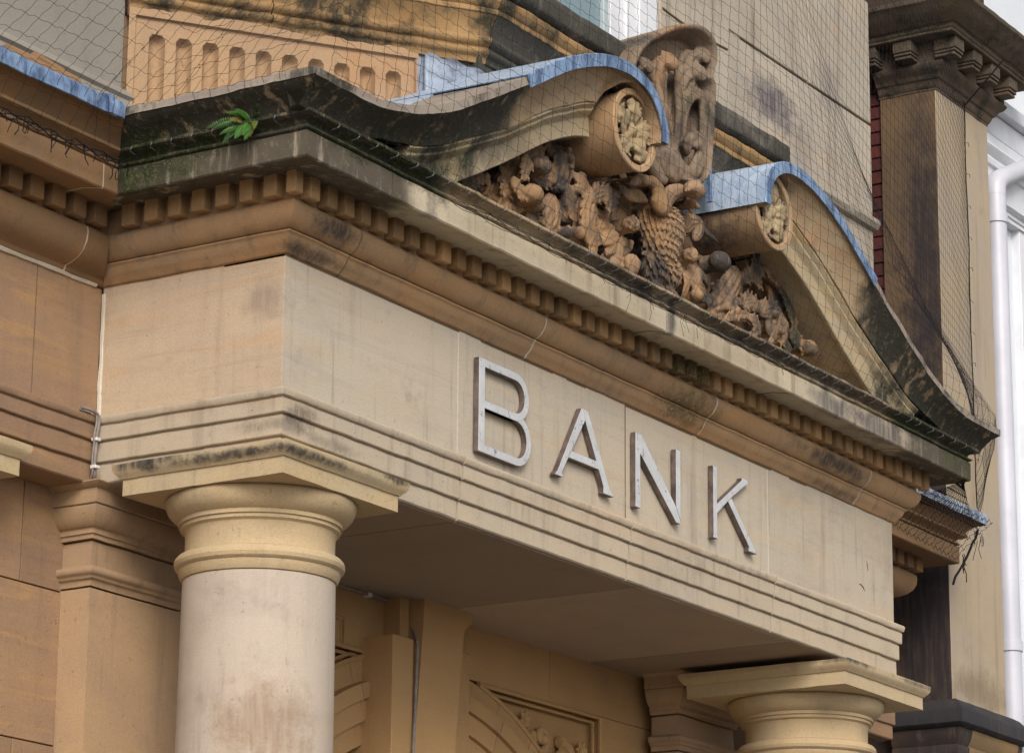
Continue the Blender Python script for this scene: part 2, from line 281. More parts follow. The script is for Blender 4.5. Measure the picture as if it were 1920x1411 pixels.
M['fernyel'] = leaf_mat('fern_yellowing', (0.12, 0.14, 0.02), (0.20, 0.13, 0.03))

# ------------------------------------------------------------------ object helpers
def empty(name, loc, label, cat, group=None):
    o = bpy.data.objects.new(name, None); col.objects.link(o); o.location = loc
    o.empty_display_size = 0.2
    o['label'] = label; o['category'] = cat
    if group: o['group'] = group
    return o
def attach(o, parent):
    """child keeps world coordinates: things stand at their own base, parts and sub-parts are built in place"""
    if parent is not None:
        o.parent = parent
        o.matrix_parent_inverse = Matrix.Translation(-parent.location) if parent.parent is None else Matrix.Identity(4)
def mk(name, verts, faces, mat, parent=None, smooth=None, label=None):
    me = bpy.data.meshes.new(name)
    me.from_pydata([tuple(v) for v in verts], [], faces)
    bm = bmesh.new(); bm.from_mesh(me)
    bmesh.ops.recalc_face_normals(bm, faces=bm.faces[:]); bm.to_mesh(me); bm.free()
    me.materials.append(M[mat] if isinstance(mat, str) else mat)
    if smooth is not None:
        me.polygons.foreach_set('use_smooth', [True]*len(me.polygons))
        me.set_sharp_from_angle(angle=math.radians(smooth))
    o = bpy.data.objects.new(name, me); col.objects.link(o)
    attach(o, parent)
    if label: o['label'] = label
    return o
class MB:
    def __init__(s): s.v = []; s.f = []
    def add(s, vs, fs):
        k = len(s.v); s.v += [Vector(v) for v in vs]; s.f += [tuple(i+k for i in f) for f in fs]
    def box(s, x0, x1, y0, y1, z0, z1):
        s.add([(x0, y0, z0), (x1, y0, z0), (x1, y1, z0), (x0, y1, z0), (x0, y0, z1), (x1, y0, z1), (x1, y1, z1), (x0, y1, z1)],
              [(0, 3, 2, 1), (4, 5, 6, 7), (0, 1, 5, 4), (1, 2, 6, 5), (2, 3, 7, 6), (3, 0, 4, 7)])
    def cbox(s, x0, x1, y0, y1, z0, z1, c=0.004):
        """box with chamfered edges"""
        vs = []; 
        bm = bmesh.new(); bmesh.ops.create_cube(bm, size=1)
        for v in bm.verts: v.co = Vector(((x0+x1)/2+v.co.x*(x1-x0), (y0+y1)/2+v.co.y*(y1-y0), (z0+z1)/2+v.co.z*(z1-z0)))
        bmesh.ops.bevel(bm, geom=bm.edges[:], offset=c, segments=1, affect='EDGES')
        bm.verts.index_update()
        s.add([v.co.copy() for v in bm.verts], [tuple(q.index for q in f.verts) for f in bm.faces]); bm.free()
    def tube(s, pts, r, n=6, cap=True):
        pts = [Vector(p) for p in pts]; rings = []
        rr = r if isinstance(r, (list, tuple)) else [r]*len(pts)
        prev = None
        for i, p in enumerate(pts):
            d = (pts[min(i+1, len(pts)-1)]-pts[max(i-1, 0)])
            if d.length < 1e-9: d = Vector((0, 0, 1))
            d.normalize()
            if prev is None:
                a = Vector((0, 0, 1)) if abs(d.z) < 0.9 else Vector((1, 0, 0)); u = d.cross(a).normalized()
            else:
                u = (prev-d*prev.dot(d)).normalized()
            prev = u; w = d.cross(u)
            rings.append([p+(u*math.cos(2*PI*k/n)+w*math.sin(2*PI*k/n))*rr[i] for k in range(n)])
        vs = [q for ring in rings for q in ring]; fs = []
        for i in range(len(rings)-1):
            for k in range(n):
                a = i*n+k; b = i*n+(k+1) % n; fs.append((a, b, b+n, a+n))
        if cap: fs.append(tuple(range(n-1, -1, -1))); fs.append(tuple(range((len(rings)-1)*n, len(rings)*n)))
        s.add(vs, fs)
    def ball(s, c, r, sc=(1, 1, 1), nu=12, nv=8, rot=None):
        vs = []; fs = []
        for j in range(nv+1):
            th = PI*j/nv
            for i in range(nu):
                ph = 2*PI*i/nu
                q = Vector((math.sin(th)*math.cos(ph)*r*sc[0], math.sin(th)*math.sin(ph)*r*sc[1], math.cos(th)*r*sc[2]))
                if rot: q = rot @ q
                vs.append(Vector(c)+q)
        for j in range(nv):
            for i in range(nu):
                a = j*nu+i; b = j*nu+(i+1) % nu; fs.append((a, b, b+nu, a+nu))
        s.add(vs, fs)
    def make(s, name, mat, parent=None, smooth=None, label=None): return mk(name, s.v, s.f, mat, parent, smooth, label)

def wob(v, amp, freq=6.0):
    if amp <= 0: return v
    n = noise.noise_vector(v*freq); m = noise.noise_vector(v*freq*3.7)
    return v+(n+m*0.5)*amp

def chamfer(prof, c=0.003):
    """small arris on the convex and concave corners of an open profile"""
    out = [prof[0]]
    for i in range(1, len(prof)-1):
        p = Vector(prof[i]); a = Vector(prof[i-1])-p; b = Vector(prof[i+1])-p
        if a.length < c*3 or b.length < c*3 or abs(a.angle(b)-PI) < 0.5: out.append(tuple(p)); continue
        out.append(tuple(p+a.normalized()*c)); out.append(tuple(p+b.normalized()*c))
    out.append(prof[-1]); return out

def sweep(name, prof, path, mat, parent, back=-0.2, d_in=None, d_out=None, inset0=0.0, inset1=0.0, amp=0.0024, step=0.04, freq=9.0, smooth=32, cham=0.003, label=None, rawback=None):
    """moulding block: open profile (a=projection, z) carried along a plan path with mitred corners, closed by a back"""
    prof = chamfer(prof, cham) if cham else list(prof)
    full = list(prof)+([(back, prof[-1][1]), (back, prof[0][1])] if rawback is None else rawback)
    pts = [Vector((p[0], p[1])) for p in path]
    dirs = [(pts[i+1]-pts[i]).normalized() for i in range(len(pts)-1)]
    nrm = lambda d: Vector((d.y, -d.x))
    secs = []
    for i, p in enumerate(pts):
        din = dirs[i-1] if i > 0 else (Vector(d_in).normalized() if d_in else dirs[0])
        do = dirs[i] if i < len(dirs) else (Vector(d_out).normalized() if d_out else dirs[-1])
        n0, n1 = nrm(din), nrm(do); m = (n0+n1)/(1+n0.dot(n1))
        q = p.copy()
        if i == 0 and inset0: q = q+dirs[0]*inset0
        if i == len(pts)-1 and inset1: q = q-dirs[-1]*inset1
        secs.append((q, m))
    stations = []
    for i in range(len(secs)-1):
        L = (secs[i+1][0]-secs[i][0]).length; n = max(1, int(L/step))
        for k in range(n if i < len(secs)-2 else n+1):
            f = k/n; stations.append([( (secs[i][0]+secs[i][1]*a).lerp(secs[i+1][0]+secs[i+1][1]*a, f), z) for a, z in full])
    N = len(full); vs = []; fs = []
    for st in stations:
        for (xy, z) in st: vs.append(wob(Vector((xy.x, xy.y, z)), amp, freq))
    for i in range(len(stations)-1):
        for k in range(N):
            a = i*N+k; b = i*N+(k+1) % N; fs.append((a, b, b+N, a+N))
    fs.append(tuple(range(N-1, -1, -1))); fs.append(tuple(range((len(stations)-1)*N, len(stations)*N)))
    o = mk(name, vs, fs, mat, parent, smooth, label)
    if mat == 'sima':
        o.data.materials.append(M['simatop'])
        for p in o.data.polygons:
            if p.center.z > 5.963: p.material_index = 1
    return o

def remesh(mb, name, mat, parent, vox=0.01, amp=0.003, freq=25, label=None, smoothit=2):
    me = bpy.data.meshes.new('tmp'); me.from_pydata([tuple(v) for v in mb.v], [], mb.f)
    bm = bmesh.new(); bm.from_mesh(me); bmesh.ops.recalc_face_normals(bm, faces=bm.faces[:]); bm.to_mesh(me); bm.free()
    o = bpy.data.objects.new('tmp', me); col.objects.link(o)
    md = o.modifiers.new('r', 'REMESH'); md.mode = 'VOXEL'; md.voxel_size = vox; md.adaptivity = 0.0
    if smoothit:
        sm = o.modifiers.new('s', 'SMOOTH'); sm.iterations = smoothit; sm.factor = 0.5
    dg = bpy.context.evaluated_depsgraph_get(); ev = o.evaluated_get(dg)
    me2 = bpy.data.meshes.new_from_object(ev)
    bpy.data.objects.remove(o); bpy.data.meshes.remove(me)
    me2.name = name
    if amp:
        for v in me2.vertices: v.co = wob(v.co, amp, freq)
    me2.materials.clear(); me2.materials.append(M[mat])
    me2.polygons.foreach_set('use_smooth', [True]*len(me2.polygons))
    o2 = bpy.data.objects.new(name, me2); col.objects.link(o2); attach(o2, parent)
    if label: o2['label'] = label
    return o2

def catmull(pts, n=8):
    pts = [Vector(p) for p in pts]; P = [pts[0]*2-pts[1]]+pts+[pts[-1]*2-pts[-2]]; out = []
    for i in range(1, len(P)-2):
        for k in range(n):
            t = k/n; a, b, c, d = P[i-1], P[i], P[i+1], P[i+2]
            out.append(0.5*((2*b)+(c-a)*t+(2*a-5*b+4*c-d)*t*t+(-a+3*b-3*c+d)*t**3))
    out.append(pts[-1]); return out
def leafstroke(b, pts, flat=1.0, groove=0.22, n=14, wx=0.0, flutes=(0.0,), fw=0.42, tip=0.35):
    """carved stem or leaf: fluted body along a line of (x, y, z, radius) points, tapering to its tip"""
    P = catmull([Vector(p[:3]) for p in pts], 6) if len(pts) > 1 else [Vector(pts[0][:3])]
    Rr = []
    for i in range(len(P)):
        f = i/6; k = min(int(f), len(pts)-2) if len(pts) > 1 else 0; q = f-k
        Rr.append(pts[k][3]*(1-q)+pts[min(k+1, len(pts)-1)][3]*q)
    vs = []; fs = []; m = len(P)
    for i, p in enumerate(P):
        d = (P[min(i+1, m-1)]-P[max(i-1, 0)]).normalized()
        front = Vector((0, -1, 0)); front = (front-d*front.dot(d)).normalized(); sd_ = d.cross(front)
        t_ = i/(m-1)
        end = min(1.0, 0.5+0.5*i/3)*(1.0 if t_ < 0.72 else max(tip, math.cos((t_-0.72)/0.28*PI/2*0.93)**0.7))
        for k in range(n):
            a = 2*PI*k/n; an = math.atan2(math.sin(a), math.cos(a))
            g = 1-sum(groove*math.exp(-((an-f0)/fw)**2) for f0 in flutes)
            vs.append(p+(front*math.cos(a)*flat*g+sd_*math.sin(a)*(1+wx*abs(sd_.x))*(1-0.3*(1-g)))*Rr[i]*end)
    for i in range(m-1):
        for k in range(n):
            a = i*n+k; c = i*n+(k+1) % n; fs.append((a, c, c+n, a+n))
    fs.append(tuple(range(n-1, -1, -1))); fs.append(tuple(range((m-1)*n, m*n)))
    b.add(vs, fs)

# ------------------------------------------------------------------ ground
g = MB(); g.add([(-120, -120, 0), (120, -120, 0), (120, 120, 0), (-120, 120, 0)], [(0, 1, 2, 3)])
o = g.make('street', 'asphalt'); o['kind'] = 'structure'
g = MB(); g.box(-60, 60, -3.2, 20, -0.3, 0.12)
o = g.make('pavement', 'paving'); o['kind'] = 'structure'

# ------------------------------------------------------------------ the bank facade
YF = 0.92
bank = empty('bank_building', (3.6, 1.6, 0), 'warm sandstone bank building wall behind and either side of the columned porch', 'building')
porch = empty('stone_porch', (2.73, 0.4, 0), 'sandstone porch entablature with BANK lettering under a scrolled broken pediment', 'porch')
XL, XR = -2.6, 7.34
# masses behind the faces
m = MB(); m.box(XL, -0.05, YF+0.03, 2.6, 4.625, 6.02); m.box(W+0.02, XR-0.03, YF+0.03, 2.6, 4.60, 6.02); m.make('wall_core', 'darkjoint', bank)
m = MB(); m.box(XL, XR, YF+0.035+0.04, 2.6, 6.0, 10.5); m.make('upper_wall_core', 'darkjoint', bank)
m = MB(); m.box(0.035, W-0.035, 0.035, 2.0, 4.70, 5.86); m.make('entablature_core', 'darkjoint', porch)

ARCH = [(0.0, 4.612), (0.006, 4.618), (0.006, 4.690), (0.001, 4.694), (0.001, 4.697), (0.019, 4.700), (0.019, 4.777), (0.014, 4.781), (0.014, 4.784), (0.031, 4.787), (0.031, 4.843),
        (0.026, 4.846), (0.026, 4.850), (0.039, 4.853), (0.045, 4.878), (0.038, 4.885), (0.002, 4.899)]
BED = [(0.0, 5.436), (0.014, 5.440), (0.020, 5.452), (0.036, 5.466), (0.048, 5.484), (0.054, 5.500), (0.064, 5.508), (0.064, 5.514), (0.055, 5.517), (0.074, 5.519),
       (0.094, 5.534), (0.110, 5.555), (0.120, 5.578), (0.122, 5.598), (0.116, 5.612), (0.100, 5.617)]
QUART = [(0.0, 5.436), (0.012, 5.440), (0.020, 5.450), (0.022, 5.462), (0.050, 5.470), (0.085, 5.488), (0.112, 5.515), (0.128, 5.550), (0.132, 5.585), (0.128, 5.608), (0.100, 5.617)]
CORONA = [(0.02, 5.716), (0.22, 5.711), (0.306, 5.695), (0.316, 5.691), (0.322, 5.697), (0.322, 5.794), (0.312, 5.800)]
CROWN = [(0.300, 5.7995), (0.318, 5.801), (0.327, 5.806), (0.329, 5.812), (0.322, 5.819), (0.311, 5.822), (0.310, 5.828), (0.316, 5.838), (0.332, 5.846), (0.350, 5.849), (0.352, 5.852), (0.363, 5.853), (0.363, 5.867)]
crownback = [(0.30, 5.866), (0.0, 5.885), (-0.15, 5.885), (-0.15, 5.800)]
SIMA = [(0.345, 5.860), (0.350, 5.868), (0.356, 5.885), (0.372, 5.905), (0.394, 5.922), (0.418, 5.938), (0.436, 5.952), (0.440, 5.958), (0.446, 5.960), (0.446, 5.992)]
G = 0.0038
# joints
J1 = [1.247, 2.650, 4.053]
def joint(prof, path, parent, mat='mortar', back=-0.12, k=0.006, **kw):
    pr = [(a-k, z) for a, z in prof]
    return sweep('mortar_joint', pr, path, mat, parent, back=back, amp=0.0, cham=0, **kw)
CORN = (0, YF)
# --- architrave of the porch
GA = 0.0065
sweep('architrave_stone', ARCH, [(0, YF), (0, 0), (J1[0], 0)], 'arch', porch, d_in=(1, 0), inset1=GA, back=-0.3)
for a, b in ((J1[0], J1[1]), (J1[1], J1[2])): sweep('architrave_stone', ARCH, [(a, 0), (b, 0)], 'arch', porch, inset0=GA, inset1=GA, back=-0.3)
sweep('architrave_stone', ARCH, [(J1[2], 0), (W, 0), (W, YF)], 'arch', porch, inset0=GA, back=-0.3)
for j in J1: joint(ARCH[1:], [(j-0.006, 0), (j+0.006, 0)], porch, 'darkjoint', k=0.014)
# --- frieze stones: plain faces, a hair of relief between neighbours
FZ0, FZ1 = 4.896, 5.438
def frieze(x0, x1, mat, parent, y=0.0, depth=0.3, proud=0.0, z0=FZ0, z1=FZ1):
    n = max(2, int((x1-x0)/0.08)); vs = []; fs = []
    nz = 6
    def P(i, j, yy): return Vector((x0+(x1-x0)*i/n, yy, z0+(z1-z0)*j/nz))
    for yy in (y-proud, y+depth):
        for j in range(nz+1):
            for i in range(n+1):
                p = P(i, j, yy); q = wob(p, 0.0012, 5)
                if i in (0, n): q.x = p.x
                vs.append(q)
    k = (n+1)*(nz+1)
    for j in range(nz):
        for i in range(n):
            a = j*(n+1)+i; fs.append((a, a+1, a+n+2, a+n+1)); fs.append((k+a, k+a+n+1, k+a+n+2, k+a+1))
    for i in range(n):
        fs.append((i, k+i, k+i+1, i+1)); a = nz*(n+1)+i; fs.append((a, a+1, k+a+1, k+a))
    for j in range(nz):
        a = j*(n+1); fs.append((a, a+n+1, k+a+n+1, k+a)); a = j*(n+1)+n; fs.append((a, k+a, k+a+n+1, a+n+1))
    return mk('frieze_stone', vs, fs, mat, parent, 30)
xs = [0.0]+J1+[W]
o = frieze(0.0, J1[0]-G, 'frieze', porch)
frieze(J1[0]+G, J1[1]-G, 'frieze', porch, proud=0.001)
frieze(J1[1]+G, J1[2]-G, 'frieze', porch)
frieze(J1[2]+G, W, 'frieze', porch, proud=0.0015)
for j in J1:
    m = MB(); m.box(j-0.006, j+0.006, -0.0006, 0.08, FZ0, FZ1); m.make('mortar_joint', 'mortar' if j != J1[1] else 'darkjoint', porch)
m = MB(); m.cbox(-0.001, 0.3, 0.002, YF-0.006, FZ0, FZ1, 0.0012); m.make('frieze_stone', 'sideF', porch)
m = MB(); m.box(W-0.3, W+0.001, 0.302, YF-0.006, FZ0, FZ1); m.make('frieze_stone', 'frieze', porch)
m = MB(); m.tube([wob(Vector((-0.002+0.006, YF-0.010, z)), 0.004, 9) for z in [4.90+i*0.03 for i in range(18)]], 0.012, 6); m.make('mortar_joint', 'mortar', porch)
# bed moulding stones
JB = [0.345, 1.76, 3.32, 4.98]
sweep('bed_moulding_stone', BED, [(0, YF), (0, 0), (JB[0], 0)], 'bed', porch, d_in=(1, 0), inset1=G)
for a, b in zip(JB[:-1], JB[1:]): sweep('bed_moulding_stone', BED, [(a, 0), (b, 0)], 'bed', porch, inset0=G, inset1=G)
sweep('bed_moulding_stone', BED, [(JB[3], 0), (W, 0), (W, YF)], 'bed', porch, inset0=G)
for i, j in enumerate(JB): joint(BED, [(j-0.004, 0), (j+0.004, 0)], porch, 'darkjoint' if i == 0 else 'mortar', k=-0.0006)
m = MB()
m.tube([(5.150, 0.0, 5.18), (5.152, -0.0015, 5.165), (5.158, -0.002, 5.150), (5.162, -0.002, 5.120)], [0.001, 0.003, 0.004, 0.002], 5)
m.tube([(5.06, -0.001, 5.035), (5.085, -0.002, 5.033), (5.105, -0.002, 5.022), (5.125, -0.001, 5.005)], [0.002, 0.004, 0.004, 0.001], 5); m.make('frieze_crack', 'darkjoint', porch)
# dark bedding line under the bed mouldings
m = MB(); m.box(-0.001, W-0.004, -0.001, 0.3, 5.4285, 5.4375); m.make('mortar_joint', 'darkjoint', porch)
# --- facade entablature either side
LJ = [XL, -1.62, -0.72]
sweep('architrave_stone', ARCH, [(XL, YF), (0, YF)], 'facade', bank, d_out=(0, -1), back=-0.3)
FRZF = [(0.0, 4.899), (0.0, 5.430)]
for a, b in ((XL, -1.66), (-1.66, -0.405)): sweep('frieze_stone', FRZF, [(a, YF), (b, YF)], 'facade', bank, inset0=G, inset1=G, cham=0)
sweep('frieze_stone', FRZF, [(-0.405, YF), (-0.004, YF)], 'facade', bank, inset0=G, cham=0)
for j in (-0.405, -1.66): joint(FRZF, [(j-0.004, YF), (j+0.004, YF)], bank, 'darkjoint', k=0.002)
# pale mortar smear along the frieze top
m = MB(); m.tube([wob(Vector((x, YF-0.004, 5.436)), 0.006, 7) for x in [XL+i*0.05 for i in range(int((0-XL)/0.05))]], 0.011, 6); m.make('mortar_joint', 'mortar', bank)
for a, b, do in ((XL, -1.25, None), (-1.25, -0.262, None)): sweep('bed_moulding_stone', QUART, [(a, YF), (b, YF)], 'facade_corn', bank, inset0=G, inset1=G)
sweep('bed_moulding_stone', QUART, [(-0.262, YF), (0, YF)], 'facade_corn', bank, inset0=G, d_out=(0, -1))
for j in (-0.262, -1.25): joint(QUART, [(j-0.004, YF), (j+0.004, YF)], bank, 'mortar', k=0.001)
sweep('bed_moulding_stone', QUART, [(W+0.01, YF), (XR, YF), (XR, 2.2)], 'facade_corn', bank)
sweep('architrave_stone', ARCH, [(W, YF), (XR, YF), (XR, 2.2)], 'facade', bank, d_in=(0, 1), back=-0.3)
sweep('frieze_stone', FRZF, [(W+0.01, YF), (XR, YF), (XR, 2.2)], 'facade', bank, cham=0)
# --- cornice: dentil course, corona, crown
def band(path, parent, mat, **kw): return sweep('dentil_band', [(0.102, 5.612), (0.102, 5.722)], path, mat, parent, cham=0, **kw)
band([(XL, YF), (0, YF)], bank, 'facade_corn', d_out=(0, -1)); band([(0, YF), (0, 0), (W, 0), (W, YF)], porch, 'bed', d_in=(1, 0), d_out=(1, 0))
band([(W, YF), (XR, YF), (XR, 2.2)], bank, 'facade_corn', d_in=(0, 1))
def dentil_mesh(seed, w=0.066):
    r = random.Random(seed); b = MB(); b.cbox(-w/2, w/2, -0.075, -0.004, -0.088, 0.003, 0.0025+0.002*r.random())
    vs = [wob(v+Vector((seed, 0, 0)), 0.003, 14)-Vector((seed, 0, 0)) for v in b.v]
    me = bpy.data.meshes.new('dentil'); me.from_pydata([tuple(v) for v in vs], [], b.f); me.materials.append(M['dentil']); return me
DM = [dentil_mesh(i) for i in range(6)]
DMF = [dentil_mesh(20+i, 0.080) for i in range(3)]
for q in DMF: q.materials[0] = M['facade_corn']
def dentil(x, y, rot, parent, meshes=DM, drop=0.0):
    o = bpy.data.objects.new('dentil', R.choice(meshes)); col.objects.link(o); attach(o, parent)
    o.location = (x, y, 5.714+drop+R.uniform(-0.0015, 0.0015)); o.rotation_euler = (0, R.uniform(-0.008, 0.008), rot+R.uniform(-0.01, 0.01)); return o
SP = 0.1178
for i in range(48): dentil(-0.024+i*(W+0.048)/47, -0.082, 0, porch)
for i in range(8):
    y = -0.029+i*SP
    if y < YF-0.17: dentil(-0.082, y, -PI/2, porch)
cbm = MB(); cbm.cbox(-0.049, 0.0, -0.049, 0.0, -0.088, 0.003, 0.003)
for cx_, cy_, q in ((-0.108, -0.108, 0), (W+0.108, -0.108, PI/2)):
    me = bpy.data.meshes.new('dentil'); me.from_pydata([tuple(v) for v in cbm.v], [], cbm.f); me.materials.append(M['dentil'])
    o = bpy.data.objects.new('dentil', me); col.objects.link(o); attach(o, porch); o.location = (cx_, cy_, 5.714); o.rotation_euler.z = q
for i in range(14): dentil(-0.215-i*0.13, YF-0.082, 0, bank, DMF)
for i in range(15): dentil(W+0.22+i*0.127, YF-0.082, 0, bank, DMF)
JC = [0.262, 2.475, 3.704, 4.985]
corona_pts = [[(0, YF), (0, 0), (JC[0], 0)], [(JC[0], 0), (JC[1], 0)], [(JC[1], 0), (JC[2], 0)], [(JC[2], 0), (JC[3], 0)], [(JC[3], 0), (W, 0), (W, YF)]]
for i, p in enumerate(corona_pts):
    sweep('corona_stone', CORONA, p, 'corona', porch, back=-0.1, d_in=(1, 0) if i == 0 else None, d_out=(1, 0) if i == 4 else None, inset0=G if i else 0, inset1=G if i < 4 else 0, amp=0.0025)
    sweep('crown_stone', CROWN, p, 'crown', porch, d_in=(1, 0) if i == 0 else None, d_out=(1, 0) if i == 4 else None, inset0=G if i else 0, inset1=G if i < 4 else 0, amp=0.004, freq=9, rawback=crownback)
for j in JC: joint(CORONA[1:], [(j-0.004, 0), (j+0.004, 0)], porch, 'darkjoint', back=0.0)
sweep('corona_stone', CORONA, [(XL, YF), (-0.41, YF)], 'facade_corn', bank, back=-0.1, inset1=G)
sweep('corona_stone', CORONA, [(-0.41, YF), (0, YF)], 'facade_corn', bank, back=-0.1, inset0=G, d_out=(0, -1))
joint(CORONA[1:], [(-0.414, YF), (-0.406, YF)], bank, 'mortar', back=0.0, k=0.001)
sweep('crown_stone', CROWN, [(XL, YF), (0, YF)], 'facade_corn', bank, d_out=(0, -1), rawback=crownback, amp=0.003)
for nm, pr, rb in (('corona_stone', CORONA, None), ('crown_stone', CROWN, crownback)):
    sweep(nm, pr, [(W, YF), (XR, YF), (XR, 2.2)], 'facade_corn', bank, d_in=(0, 1), rawback=rb, back=-0.1)
simaback = [(0.20, 6.00), (-0.1, 6.03), (-0.1, 5.86)]
sweep('sima_stone', SIMA, [(XL, YF), (0, YF)], 'facade_corn', bank, d_out=(0, -1), rawback=simaback, amp=0.002)
sweep('sima_stone', SIMA, [(W, YF), (XR, YF), (XR, 2.2)], 'facade_corn', bank, d_in=(0, 1), rawback=simaback)
# lead dressed over the gutter edge
LEADP = [(0.449, 5.936), (0.456, 5.938), (0.458, 5.985), (0.452, 6.001), (0.36, 6.010)]
lb = [(0.0, 6.036), (0.0, 6.031), (0.36, 6.004), (0.447, 5.995)]
sweep('lead_flashing', LEADP, [(XL, YF), (-0.50, YF)], 'lead', bank, amp=0.004, freq=7, rawback=lb, cham=0)
sweep('lead_flashing', [(a+0.004, z+0.003) for a, z in LEADP], [(-0.56, YF), (0, YF)], 'lead', bank, amp=0.006, freq=9, rawback=[(a, z+0.003) for a, z in lb], cham=0, d_out=(0, -1))
m = MB(); m.tube([(-0.555, YF-0.30, 6.014), (-0.555, YF-0.43, 6.012), (-0.556, YF-0.466, 6.0), (-0.557, YF-0.470, 5.97), (-0.557, YF-0.466, 5.935)], [0.010, 0.012, 0.014, 0.012, 0.008], 8)
m.make('lead_roll', 'lead', bank)
sweep('lead_flashing', LEADP, [(W, YF), (XR, YF), (XR, 2.2)], 'leadpale', bank, d_in=(0, 1), amp=0.003, rawback=lb, cham=0)
# return sima of the porch (left side and right side), crusted black
sweep('sima_stone', SIMA, [(0, YF), (0, 0.0)], 'sima', porch, d_in=(1, 0), d_out=(1, 0), rawback=simaback, amp=0.006, freq=8, inset0=0.0)
sweep('sima_stone', SIMA, [(W, 0), (W, YF)], 'sima', porch, d_in=(1, 0), d_out=(1, 0), rawback=simaback, amp=0.006, freq=8)
# soffit slabs of the porch
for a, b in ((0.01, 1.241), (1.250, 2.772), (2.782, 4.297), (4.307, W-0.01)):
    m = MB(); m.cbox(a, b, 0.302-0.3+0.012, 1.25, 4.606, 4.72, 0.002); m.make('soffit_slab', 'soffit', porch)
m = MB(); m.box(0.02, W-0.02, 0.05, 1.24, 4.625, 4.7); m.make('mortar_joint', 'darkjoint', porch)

# ------------------------------------------------------------------ lower facade: wall stones, antae, portal
YW = 1.092
def ashlar(xs_, zs, y, mat, parent, name='wall_stone', depth=0.25, skip=None, gap=0.003, ch=0.002):
    for i in range(len(zs)-1):
        row = xs_[i % len(xs_)]
        for a, b in zip(row[:-1], row[1:]):
            if skip and skip(a, b, zs[i], zs[i+1]): continue
            m = MB(); m.cbox(a+gap, b-gap, y-R.uniform(0, 0.0015), y+depth, zs[i]+gap, zs[i+1]-gap, ch); m.make(name, mat, parent)
ashlar([[XL, -1.3, -0.22, 0.04], [XL, -0.9, 0.04]], [2.95, 3.58, 4.20, 4.615], YW, 'facade', bank)
m = MB(); m.box(XL, 0.04, YW+0.012, 2.6, 0.1, 4.63); m.make('wall_core', 'darkjoint', bank)
for z0, z1 in ((0.12, 1.0), (1.0, 2.0), (2.0, 2.95)):
    m = MB(); m.cbox(XL, 0.04, YW, YW+0.2, z0+0.003, z1-0.003, 0.003); m.make('wall_stone', 'facade', bank)
ANTA = [(0.0, 3.0), (0.0, 4.207), (0.006, 4.212), (0.008, 4.236), (0.020, 4.240), (0.022, 4.252), (0.034, 4.258), (0.038, 4.270), (0.034, 4.284), (0.010, 4.292), (0.0, 4.296), (-0.002, 4.395), (0.014, 4.402), (0.014, 4.418), (0.022, 4.422), (0.022, 4.444),
        (0.034, 4.448), (0.050, 4.466), (0.062, 4.490), (0.068, 4.515), (0.068, 4.528), (0.060, 4.530), (0.074, 4.532), (0.074, 4.592), (0.082, 4.594), (0.096, 4.604), (0.104, 4.612), (0.104, 4.617)]
def anta(x0, x1, y0, y1, label):
    t = empty('wall_pilaster', ((x0+x1)/2, y0, 0), label, 'pilaster')
    path = [(x0, y1), (x0, y0), (x1, y0), (x1, y1)]
    sweep('shaft', [(0, 0.12), (0, 4.205)], path, 'anta', t, cham=0, back=-0.1, amp=0.001)
    sweep('necking', ANTA[2:12], path, 'anta', t, back=-0.1)
    sweep('cap', ANTA[12:], path, 'anta', t, back=-0.1)
anta(0.03, 0.62, 0.942, YW+0.01, 'square sandstone wall pilaster behind the nearest round column')
anta(4.82, 5.43, 0.942, YW+0.01, 'shadowed square wall pilaster behind the far round column')
